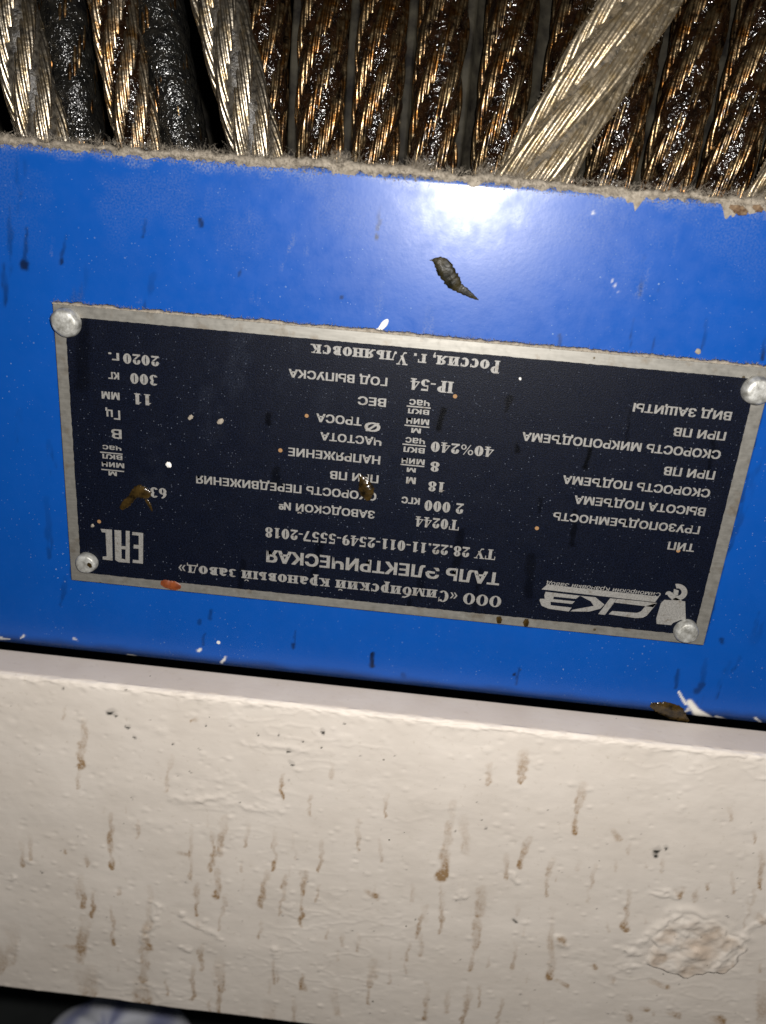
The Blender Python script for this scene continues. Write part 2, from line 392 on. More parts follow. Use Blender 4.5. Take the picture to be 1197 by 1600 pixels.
    S = [  # x0 y0 x1 y1 w0 w1 amount
        (132, 1128, 128, 1168, 6, 7, .8), (131, 1165, 124, 1200, 6, 5, .95), (124, 1205, 121, 1230, 4, 4, .7), (100, 1105, 99, 1125, 4, 3, .35),
        (442, 1210, 441, 1244, 4, 4, .75), (486, 1240, 486, 1276, 3, 3, .5), (268, 1180, 258, 1236, 4, 3, .35), (520, 1195, 516, 1215, 4, 3, .3), (308, 1123, 300, 1127, 4, 4, .5), (605, 1240, 602, 1275, 4, 3, .5), (818, 1175, 815, 1218, 10, 6, .8), (815, 1205, 813, 1222, 8, 4, .8),
        (766, 1195, 762, 1225, 6, 4, .6), (912, 1230, 903, 1268, 10, 6, .75), (901, 1270, 896, 1300, 4, 4, .75), (957, 1295, 968, 1313, 4, 6, .6), (708, 1255, 697, 1330, 8, 6, .5), (699, 1325, 689, 1368, 8, 11, .95), (725, 1280, 728, 1330, 10, 8, .3),
        (173, 1272, 174, 1330, 5, 5, .8), (174, 1330, 174, 1357, 3, 3, .8), (217, 1284, 216, 1312, 4, 3, .5), (297, 1294, 297, 1338, 4, 3, .65), (298, 1335, 297, 1372, 2.5, 4, .6), (278, 1332, 296, 1336, 3, 3, .5),
        (352, 1280, 342, 1332, 8, 6, .6), (333, 1303, 331, 1360, 4, 5, .9), (388, 1288, 382, 1322, 5, 3, .45), (430, 1305, 428, 1362, 5, 3, .8), (502, 1315, 499, 1362, 5, 3, .65), (562, 1285, 558, 1325, 6, 3, .6), (593, 1310, 594, 1345, 3, 3, .3),
        (34, 1315, 34, 1350, 4, 4, .6), (46, 1307, 49, 1342, 4, 4, .7), (103, 1331, 104, 1333, 4, 4, .7), (134, 1335, 137, 1355, 4, 3, .5), (127, 1370, 129, 1416, 6, 5, .7), (145, 1390, 145, 1432, 4, 4, .8), (118, 1381, 120, 1400, 4, 4, .4),
        (184, 1385, 183, 1395, 4, 4, .4), (176, 1420, 177, 1475, 3, 4, .75), (308, 1382, 306, 1430, 5, 3, .75), (341, 1360, 340, 1402, 4, 6, .8), (354, 1400, 342, 1452, 5, 3, .55), (447, 1370, 440, 1385, 4, 4, .6), (419, 1365, 407, 1415, 6, 4, .75), (407, 1440, 406, 1467, 4, 3, .6),
        (446, 1368, 438, 1432, 4, 3, .8), (474, 1360, 472, 1398, 6, 4, .85), (472, 1398, 471, 1445, 3, 4, .9), (497, 1380, 494, 1410, 3, 2, .45), (571, 1392, 588, 1402, 4, 6, .7), (133, 1440, 125, 1495, 9, 10, .75), (95, 1477, 122, 1481, 4, 4, .5),
        (228, 1445, 233, 1475, 5, 5, .7), (215, 1487, 232, 1481, 6, 6, .6), (236, 1390, 230, 1470, 6, 7, .4), (230, 1470, 224, 1530, 7, 8, .55), (221, 1540, 222, 1568, 15, 16, .75), (140, 1520, 145, 1552, 16, 9, .45), (121, 1520, 130, 1550, 8, 10, .35),
        (314, 1475, 315, 1515, 5, 4, .75), (302, 1505, 301, 1562, 4, 5, .6), (261, 1530, 261, 1552, 3, 3, .5), (343, 1500, 344, 1545, 10, 6, .75), (343, 1540, 341, 1582, 5, 4, .7), (427, 1500, 427, 1535, 4, 3, .55), (473, 1522, 474, 1545, 3, 6, .95), (535, 1460, 535, 1478, 4, 3, .5), (560, 1460, 558, 1485, 3, 3, .4),
        (585, 1505, 577, 1540, 9, 5, .7), (577, 1540, 577, 1570, 3, 3, .5), (420, 1575, 418, 1600, 12, 12, .65), (520, 1540, 525, 1580, 10, 8, .3), (458, 1560, 459, 1600, 4, 4, .5), (20, 1450, 15, 1500, 16, 12, .3), (3, 1480, 2, 1515, 8, 10, .5),
        (826, 1310, 814, 1356, 8, 5, .75), (792, 1338, 791, 1372, 6, 4, .5), (862, 1345, 858, 1368, 8, 6, .5), (857, 1368, 853, 1398, 3, 4, .5), (896, 1285, 897, 1300, 5, 4, .8), (930, 1352, 924, 1390, 5, 3, .4), (984, 1395, 975, 1450, 4, 5, .75), (962, 1344, 962, 1360, 4, 3, .3),
        (646, 1385, 646, 1410, 4, 4, .4), (692, 1400, 688, 1458, 4, 4, .7), (664, 1415, 651, 1465, 6, 4, .7), (660, 1460, 657, 1490, 3, 6, .5), (638, 1470, 636, 1500, 3, 3, .6), (754, 1390, 748, 1430, 9, 7, .7), (747, 1435, 743, 1480, 6, 6, .75), (741, 1480, 736, 1515, 4, 6, .8),
        (863, 1420, 861, 1500, 4, 6, .45), (861, 1500, 858, 1525, 8, 8, .95), (878, 1475, 880, 1472, 9, 9, .55), (806, 1475, 802, 1515, 3, 3, .45), (868, 1532, 886, 1540, 3, 4, .6), (957, 1530, 959, 1532, 7, 6, .7), (927, 1510, 930, 1512, 5, 5, .7), (667, 1540, 663, 1592, 5, 4, .65), (700, 1545, 698, 1580, 5, 5, .3),
        (733, 1545, 724, 1600, 5, 4, .75), (752, 1540, 746, 1570, 3, 3, .5), (784, 1560, 779, 1600, 4, 3, .6), (982, 1585, 985, 1592, 8, 7, .6), (1003, 1576, 1012, 1578, 6, 5, .8), (1040, 1578, 1062, 1588, 5, 6, .7), (1018, 1535, 1045, 1545, 5, 5, .6), (1115, 1595, 1130, 1596, 8, 8, .7),
        (1062, 1388, 1060, 1398, 9, 6, .8), (1090, 1390, 1088, 1412, 5, 4, .5), (1107, 1383, 1109, 1392, 4, 4, .75), (1145, 1365, 1145, 1396, 4, 3, .4), (1192, 1335, 1186, 1385, 7, 4, .7), (1180, 1390, 1162, 1450, 3, 3, .45), (1177, 1300, 1179, 1318, 4, 3, .6), (1140, 1265, 1142, 1280, 5, 4, .4), (1190, 1540, 1192, 1590, 10, 12, .4), (1175, 1425, 1195, 1440, 8, 8, .4)]
    for s_ in S: streak(rust, *s_)
    r2 = np.random.default_rng(99)
    for k in range(70):
        x = r2.uniform(-60, 1260); y = r2.uniform(1210 + x * 0.1, 1640); ln = r2.uniform(6, 26); w = r2.uniform(1.5, 3.2)
        streak(rust, x, y, x - ln * 0.06, y + ln, w, w, r2.uniform(0.15, 0.4))
    for x, y, ra in ((174, 1112, 9), (182, 1118, 4), (200, 1135, 5), (196, 1076, 3), (211, 1152, 3), (273, 1164, 3), (322, 1133, 2.5), (506, 1144, 5), (452, 1174, 5), (456, 1192, 4.5), (434, 1146, 3), (1028, 1328, 9), (1026, 1336, 6), (1044, 1327, 5), (804, 1438, 3), (758, 1292, 3),
                     (470, 1155, 2.5), (505, 1170, 2.5), (405, 1150, 2), (98, 1074, 3), (540, 1132, 2), (357, 1132, 2), (1010, 1124, 2), (95, 1330, 2), (66, 1362, 2)):
        streak(black, x, y, x, y + ra * 0.4, ra, ra * 0.7, 1.0, False)
    for k in range(150):
        x = r2.uniform(0, 1200); y = r2.uniform(1090 + x * 0.1, 1600)
        streak(black, x, y, x + r2.uniform(-3, 3), y, r2.uniform(0.8, 1.8), 1.0, r2.uniform(0.3, 0.8), False)
    # the flaked lump of old paint at the lower right
    cx, cy = 1085, 1478
    q = ((px - cx) / 74) ** 2 + ((py - cy) / (46)) ** 2
    ang = np.arctan2((py - cy) / 46, (px - cx) / 74)
    rim = 1 + 0.10 * np.sin(3 * ang + 0.6) + 0.07 * np.sin(7 * ang + 2) + 0.03 * np.sin(15 * ang)
    qq = np.sqrt(q) / rim
    lower = 0.5 + 0.5 * np.sin(ang)
    lump = (1 - sstep(0.90, 1.0, qq)) * (0.2 + 0.8 * lower) * 1.25 + 0.30 * np.exp(-((qq - 1.10) / 0.12) ** 2) * (1 - lower) * (0.7 + 0.5 * fbm(sh, Ly / 3, Lx / 3, 88, 2))
    lump = lump + (1 - sstep(0.85, 1.0, qq)) * 0.30 * fbm(sh, Ly / 2.5, Lx / 3.0, 89, 4)
    h += front * lump
    bare = np.maximum(bare, (1 - sstep(0.86, 0.98, qq)) * np.clip(0.45 + 0.8 * fbm(sh, Ly / 4, Lx / 5, 90, 4), 0, 1))
    for x, y, w in ((1026, 1485, 14), (1066, 1500, 18), (1110, 1445, 12), (1125, 1465, 14), (1044, 1450, 8)):
        streak(rust, x, y, x + 6, y + 6, w, w * 0.8, 0.5)
    for x, y, a_, b_ in ((1040, 1400, 22, 5), (986, 1512, 14, 9), (985, 1487, 12, 7), (880, 1474, 11, 9), (430, 1486, 10, 7), (455, 1418, 8, 6), (286, 1430, 6, 5), (292, 1482, 7, 5), (720, 1399, 16, 6), (18, 1370, 7, 5), (805, 1372, 8, 6)):
        h += front * 0.20 * np.exp(-((((px + 2.5 * wob - x) / a_) ** 2 + ((py + 2 * wob - y) / b_) ** 2)) ** 2) * (0.7 + 0.5 * patch)
    for x0, y0, x1, y1, w, a_ in ((265, 1246, 440, 1268, 5, .14), (310, 1250, 350, 1245, 6, .2), (380, 1160, 520, 1178, 4, .16), (290, 1440, 340, 1460, 4, .2), (250, 1420, 225, 1470, 5, .25), (1110, 1510, 1197, 1430, 5, .2), (1000, 1475, 1060, 1425, 5, .25)):
        dx, dy = x1 - x0, y1 - y0; t = np.clip(((px - x0) * dx + (py - y0) * dy) / (dx * dx + dy * dy), 0, 1)
        d = np.hypot(px + wob * 1.5 - x0 - t * dx, py + wob * 1.5 - y0 - t * dy)
        h += front * a_ * np.exp(-(d / w) ** 2)
    bare = np.maximum(bare, 0.36 * (prof[:, 2] > -0.2)[:, None] * (1 + 0.3 * fbm(sh, 20, Lx / 6, 55, 3)))   # dusty brown tint offsetting the cover's blue bounce light
    P = P + N * h[..., None]
    o = obj('painted_beam', P, grid_faces(nr, nc)[:, ::-1].copy(), CREAM, origin=(0, BEAM_Y, BEAM_BOT))
    paint(o, 'marks', np.stack([rust, black, bare], -1).reshape(-1, 3))
    tag(o, 'thick cream painted steel beam with rust drips, running below the blue cover', 'beam')
build_beam()

# ------------------------------------------------------------------ blue cover
W, H = 120.0, 51.74                             # nameplate
z_top = 0.5 * (on_y(0, 220, PY)[2] + on_y(1197, 317, PY)[2])
def build_cover():
    xs = np.arange(-112, 118.01, 0.30)
    prof = []
    for y in np.arange(14, PY + 1.0, -0.5): prof.append((y, z_top))
    for a in np.linspace(0, math.pi / 2, 6): prof.append((PY + 0.9 - 0.9 * math.sin(a), z_top - 0.9 + 0.9 * math.cos(a)))
    R = 2.4; PB = z_bot - 1.15               # rolled lower edge
    for z in np.arange(z_top - 1.1, PB + R, -0.30): prof.append((PY, z))
    for a in np.linspace(0, math.pi / 2, 14): prof.append((PY + R - R * math.cos(a), PB + R - R * math.sin(a)))
    for y in np.arange(PY + R + 0.6, 14, 0.6): prof.append((y, PB))
    prof = np.array(prof); nr, nc = len(prof), len(xs); sh = (nr, nc)
    P = np.zeros((nr, nc, 3)); P[..., 0] = xs; P[..., 1] = prof[:, 0, None]; P[..., 2] = prof[:, 1, None]
    px, py = to_px(P)
    oil = np.zeros(sh); dust = np.zeros(sh); white = np.zeros(sh)  # oil also carries the painted nameplate and rolled-edge shade
    Lx, Ly = 230.0, nr * 0.3
    wob = lattice(sh, Ly / 3, Lx / 3, 141) * 1.6 + lattice(sh, Ly / 0.9, Lx / 0.9, 142) * 1.8
    patch = sstep(-0.4, 0.5, fbm(sh, Ly / 4.0, Lx / 0.9, 143, 3))
    def streak(arr, x0, y0, x1, y1, w0, w1, amt, pat=False):
        pad = max(w0, w1) + 8
        msk = (py > min(y0, y1) - pad) & (py < max(y0, y1) + pad) & (px > min(x0, x1) - pad) & (px < max(x0, x1) + pad)
        qx, qy = px[msk] + wob[msk], py[msk] + wob[msk]
        dx, dy = x1 - x0, y1 - y0; L2 = dx * dx + dy * dy + 1e-6
        t = np.clip(((qx - x0) * dx + (qy - y0) * dy) / L2, 0, 1)
        d = np.hypot(qx - x0 - t * dx, qy - y0 - t * dy); w = w0 + (w1 - w0) * t
        v = amt * (1 - sstep(0.45, 1.1, d / w))
        if pat: v = v * patch[msk] * (0.25 + 0.75 * t)
        arr[msk] = np.maximum(arr[msk], v)
    OIL = [(42, 358, 38, 405, 3, 5, .5), (38, 413, 38, 416, 9, 8, .92), (36, 235, 22, 330, 12, 8, .35, 1), (24, 300, 10, 420, 7, 6, .55, 1), (12, 415, 4, 480, 9, 6, .8, 1), (102, 365, 98, 405, 3, 4, .6, 1), (97, 408, 97, 411, 5, 5, .8),
           (313, 344, 313, 350, 5, 5, .75), (228, 340, 223, 370, 2.5, 3, .6, 1), (595, 300, 591, 360, 3, 3, .6, 1), (588, 368, 588, 371, 4, 4, .9), (240, 430, 228, 482, 7, 6, .45, 1), (130, 410, 120, 470, 12, 14, .22, 1), (376, 425, 375, 432, 3, 3, .5), (532, 462, 532, 464, 3, 3, .7),
           (292, 243, 290, 246, 6, 5, .7), (1008, 400, 1000, 460, 3, 4, .4, 1), (990, 500, 987, 545, 4, 4, .85, 1), (1022, 520, 1018, 548, 5, 4, .8, 1), (1036, 390, 1026, 452, 5, 5, .35, 1), (1104, 498, 1098, 548, 3, 3, .45, 1), (1196, 530, 1190, 558, 4, 5, .9, 1), (876, 525, 876, 542, 3, 3, .5),
           (1197, 700, 1158, 780, 6, 8, .5, 1), (1180, 740, 1140, 860, 8, 6, .45, 1), (76, 690, 84, 740, 6, 7, .45, 1), (72, 780, 78, 870, 7, 6, .4, 1), (102, 905, 95, 945, 5, 3, .5, 1), (30, 640, 28, 690, 6, 7, .25, 1), (330, 955, 330, 968, 4, 4, .5), (583, 1022, 581, 1040, 4, 5, .95), (457, 1006, 457, 1011, 4, 3, .8), (461, 985, 459, 1005, 2, 2, .4),
           (312, 970, 312, 974, 4, 4, .5), (320, 990, 318, 1008, 3, 3, .4), (803, 1052, 803, 1055, 3, 3, .9), (811, 1045, 806, 1070, 3, 2, .5), (1060, 1048, 1056, 1075, 4, 4, .5), (1102, 1030, 1092, 1095, 5, 8, .55, 1), (1140, 1035, 1118, 1090, 5, 4, .5, 1), (1126, 998, 1126, 1001, 5, 4, .6), (1156, 1025, 1145, 1050, 3, 3, .5, 1), (1180, 1000, 1190, 960, 12, 6, .4, 1), (630, 1056, 634, 1066, 6, 6, .4), (1090, 1080, 1098, 1070, 8, 6, .6)]
    for t_ in OIL: streak(oil, *t_[:7], pat=len(t_) > 7)
    DU = [(468, 345, 452, 392, 5, 4, .7, 1), (452, 392, 438, 425, 3, 2, .6, 1), (322, 295, 324, 335, 7, 8, .45, 1), (385, 300, 388, 345, 7, 6, .35, 1), (575, 440, 570, 485, 5, 6, .4, 1), (593, 440, 590, 490, 8, 9, .35, 1), (672, 480, 668, 515, 7, 12, .45, 1), (1020, 390, 998, 460, 10, 8, .5, 1), (1050, 350, 1030, 440, 6, 7, .4, 1), (942, 490, 944, 508, 6, 5, .5, 1), (120, 440, 122, 480, 12, 12, .3, 1), (82, 370, 83, 400, 3, 3, .6, 1), (485, 375, 480, 395, 9, 7, .35, 1), (400, 450, 398, 470, 7, 9, .3, 1), (218, 455, 217, 470, 4, 5, .6, 1),
          (1060, 330, 1050, 400, 5, 4, .3, 1)]
    for t_ in DU: streak(dust, *t_[:7], pat=len(t_) > 7)
    edge = (z_top - P[..., 2])
    dust = np.maximum(dust, 0.9 * (1 - sstep(0.4, 2.6, edge + 0.9 * fbm(sh, Ly / 2, Lx / 2.2, 151, 3))))
    dust = np.maximum(dust, 0.22 * (1 - sstep(1.5, 22, edge)) * sstep(-0.3, 0.6, fbm(sh, Ly / 7, Lx / 7.0, 152, 4)))
    oil = np.maximum(oil, 0.75 * sstep(PB + 3.6, PB + 1.3, P[..., 2] + 0.35 * fbm(sh, Ly / 3, Lx / 6, 171, 3)))  # shading of the rolled edge, painted in as a dark fade
    dust = np.maximum(dust, 0.8 * sstep(PB + 1.9, PB + 1.2, P[..., 2] + 0.4 * fbm(sh, Ly / 3, Lx / 9, 173, 3)))
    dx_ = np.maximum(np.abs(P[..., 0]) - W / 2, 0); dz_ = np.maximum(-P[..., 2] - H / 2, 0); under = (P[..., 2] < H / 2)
    plate_shade = (1 - sstep(0.25, 0.75, np.hypot(dx_, dz_) + 0.25 * fbm(sh, Ly / 2, Lx / 2, 172, 3))) * under
    oil = np.maximum(oil, 0.85 * plate_shade)         # the nameplate's shadow line, painted dark into the cover colour
    for t_ in [(1062, 1083, 1072, 1100, 2, 2.5, .95), (1078, 1098, 1092, 1118, 6, 8, 1), (1090, 1112, 1120, 1128, 6, 3, .9), (1075, 1108, 1066, 1118, 3, 2, .6), (1120, 1122, 1150, 1131, 4, 2, .6), (1180, 1122, 1188, 1128, 2, 1.5, .8), (312, 1014, 310, 1016, 3, 3, .9), (352, 1028, 345, 1034, 3, 2, .8), (36, 993, 33, 996, 3, 2, .8), (0, 997, 14, 998, 2, 2, .7), (200, 1023, 212, 1025, 2, 1, .7), (115, 998, 120, 1000, 2, 1, .6), (960, 445, 960, 446, 3.0, 3.0, .55), (955, 437, 955, 438, 2.2, 2.2, .5), (967, 457, 967, 458, 2.0, 2.0, .45), (929, 334, 929, 335, 2.8, 2.8, .7), (722, 1092, 735, 1099, 3, 2, .35)]:
        streak(white, *t_)
    P[..., 1] += 0.012 * fbm(sh, Ly / 20, Lx / 30, 161, 3) * (np.abs(P[..., 1] - PY) < 0.5)
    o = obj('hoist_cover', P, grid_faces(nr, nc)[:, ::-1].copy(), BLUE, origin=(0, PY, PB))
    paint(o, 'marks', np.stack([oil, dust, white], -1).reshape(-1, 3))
    tag(o, 'glossy bright blue sheet metal hoist cover with oil streaks, carrying the nameplate', 'cover')
build_cover()

# ------------------------------------------------------------------ nameplate
plate = empty('nameplate', (0, 0, 0))
tag(plate, 'black metal nameplate with silver lettering, riveted upside down to the blue cover', 'nameplate')
def slab(x0, x1, z0, z1, yf, yb, bev):
    """rounded-edge slab: face at yf, back at yb"""
    rings = []
    for (ins, y) in ((0, yb), (0, yf + bev), (bev * 0.3, yf + bev * 0.3), (bev, yf)):
        rings.append([(x0 + ins, y, z0 + ins), (x1 - ins, y, z0 + ins), (x1 - ins, y, z1 - ins), (x0 + ins, y, z1 - ins)])
    v = [p for r_ in rings for p in r_]; f = []
    for k in range(3):
        for i in range(4):
            a = k * 4 + i; b = k * 4 + (i + 1) % 4
            f.append((a, b, b + 4, a + 4))
    f.append((12, 13, 14, 15)); f.append((3, 2, 1, 0))
    return v, f
v_, f_ = slab(-W / 2, W / 2, -H / 2, H / 2, 0.0, 0.95, 0.12)
obj('metal_sheet', v_, f_, ALU, plate, smooth=False)

BORD = 2.02
FY = -0.02
def build_field():
    xs = np.arange(-W / 2 + BORD, W / 2 - BORD + 0.01, 0.25); zs = np.arange(-H / 2 + BORD - 0.2, H / 2 - BORD + 0.21, 0.25)
    nr, nc = len(zs), len(xs); sh = (nr, nc)
    P = np.zeros((nr, nc, 3)); P[..., 0] = xs; P[..., 1] = FY; P[..., 2] = zs[:, None]
    jit = lattice(sh, nr * 0.25 / 0.6, nc * 0.25 / 0.6, 201) * 0.055
    P[0, :, 2] += jit[0]; P[-1, :, 2] += jit[-1]; P[:, 0, 0] += jit[:, 0]; P[:, -1, 0] += jit[:, -1]
    px, py = to_px(P)
    oil = np.zeros(sh); dust = np.zeros(sh)
    wob = lattice(sh, nr * 0.25 / 1.2, nc * 0.25 / 1.2, 203) * 2.2
    def streak(arr, x0, y0, x1, y1, w0, w1, amt):
        qx, qy = px + wob, py + wob; dx, dy = x1 - x0, y1 - y0
        t = np.clip(((qx - x0) * dx + (qy - y0) * dy) / (dx * dx + dy * dy + 1e-6), 0, 1)
        d = np.hypot(qx - x0 - t * dx, qy - y0 - t * dy); w = w0 + (w1 - w0) * t
        arr[:] = np.maximum(arr, amt * (1 - sstep(0.4, 1.1, d / w)))
    for t_ in [(694, 640, 686, 670, 5, 6, .95), (798, 620, 790, 640, 5, 4, .8), (922, 700, 914, 730, 4, 5, .95), (808, 695, 808, 705, 4, 5, .9), (900, 800, 894, 850, 4, 6, .7), (1115, 690, 1108, 740, 5, 4, .6), (845, 780, 842, 800, 4, 4, .6), (432, 735, 430, 760, 8, 10, .6), (420, 648, 420, 662, 5, 5, .8), (720, 830, 712, 880, 8, 10, .6), (830, 870, 826, 930, 10, 8, .55), (500, 850, 490, 900, 7, 7, .6), (380, 880, 372, 930, 7, 5, .5), (660, 900, 655, 930, 8, 8, .5), (750, 890, 740, 950, 5, 5, .5), (130, 500, 128, 600, 12, 16, .5), (640, 940, 636, 975, 6, 4, .6), (985, 640, 978, 690, 3, 4, .5)]:
        streak(oil, *t_)
    for t_ in [(380, 520, 370, 600, 22, 30, .8), (330, 560, 320, 640, 16, 20, .55), (456, 520, 448, 600, 14, 20, .5), (640, 760, 560, 700, 40, 40, .3), (240, 700, 240, 760, 30, 30, .35), (330, 640, 330, 680, 24, 20, .6), (510, 600, 500, 640, 16, 16, .4)]:
        streak(dust, *t_[:6], t_[6] * 0.4)
    dust *= sstep(-0.6, 0.5, fbm(sh, nr * 0.25 / 2.2, nc * 0.25 / 1.6, 207, 3))
    o = obj('black_field', P, grid_faces(nr, nc), FIELD, plate)
    paint(o, 'marks', np.stack([oil, dust, dust * 0], -1).reshape(-1, 3))
build_field()

LY = -0.045                                     # lettering stands just proud of the enamel
def uv(x, y): 
    p = on_y(x, y, LY); return np.array([p[0], p[2]])
def place_flat(name, pts2, faces, lift=None):
    """2D plate coordinates to a lettering part"""
    pts2 = np.asarray(pts2); v = np.stack([pts2[:, 0], np.full(len(pts2), LY), pts2[:, 1]], -1)
    if lift is not None: v[:, 1] -= lift
    return obj(name, v, faces, LETTER, plate, smooth=False)

def sans_mesh(text, bold=0.022):
    cu = bpy.data.curves.new('lettering', 'FONT'); cu.body = text; cu.size = 1.0; cu.resolution_u = 3; cu.space_character = 1.0 + bold
    ob = bpy.data.objects.new('lettering', cu); scene.collection.objects.link(ob)
    dg = bpy.context.evaluated_depsgraph_get(); dg.update()
    me = bpy.data.meshes.new_from_object(ob.evaluated_get(dg))
    v0 = np.array([q.co[:2] for q in me.vertices]); f0 = [tuple(p.vertices) for p in me.polygons]
    bpy.data.objects.remove(ob); bpy.data.meshes.remove(me); bpy.data.curves.remove(cu)
    v, f, z = [], [], []                        # heavier strokes: the outline struck several times, each a hair prouder
    for k, (dx, dy) in enumerate(((0, 0), (1, 0.5), (-1, 0.5), (1, -0.5), (-1, -0.5))):
        b = k * len(v0); v.append(v0 + np.array([dx, dy]) * bold); f += [tuple(i + b for i in q) for q in f0]; z += [k * 0.002] * len(v0)
    return np.concatenate(v), f, np.array(z)

# ---- a heavy slab-serif face drawn from stems, bars, diagonals and bowls
T_, t_n, SE = 0.25, 0.09, 0.09
class Glyph:
    def __init__(s): s.v = []; s.f = []; s.z = []; s.n = 0
    def quad(s, *pts):
        b = len(s.v); s.v += list(pts); s.f.append((b, b + 1, b + 2, b + 3)); s.z += [s.n] * 4; s.n += 1
    def rect(s, x0, y0, x1, y1): s.quad((x0, y0), (x1, y0), (x1, y1), (x0, y1))
    def stem(s, x, h, w=T_, bot=True, top=True, y0=0.0):
        s.rect(x, y0, x + w, h); k = 0.085
        if bot: s.rect(x - k, y0, x + w + k, y0 + SE)
        if top: s.rect(x - k, h - SE, x + w + k, h)
    def diag(s, x0, y0, x1, y1, w): s.quad((x0, y0), (x0 + w, y0), (x1 + w, y1), (x1, y1))
    def arc(s, cx, cy, rx, ry, a0, a1, T=T_, t=t_n, n=14):
        b = len(s.v); z = s.n; s.n += 1
        for i in range(n + 1):
            a = math.radians(a0 + (a1 - a0) * i / n)
            s.v += [(cx + rx * math.cos(a), cy + ry * math.sin(a)), (cx + max(rx - T, .01) * math.cos(a), cy + max(ry - t, .01) * math.sin(a))]
            s.z += [z, z]
        for i in range(n): s.f.append((b + 2 * i, b + 2 * i + 2, b + 2 * i + 3, b + 2 * i + 1))
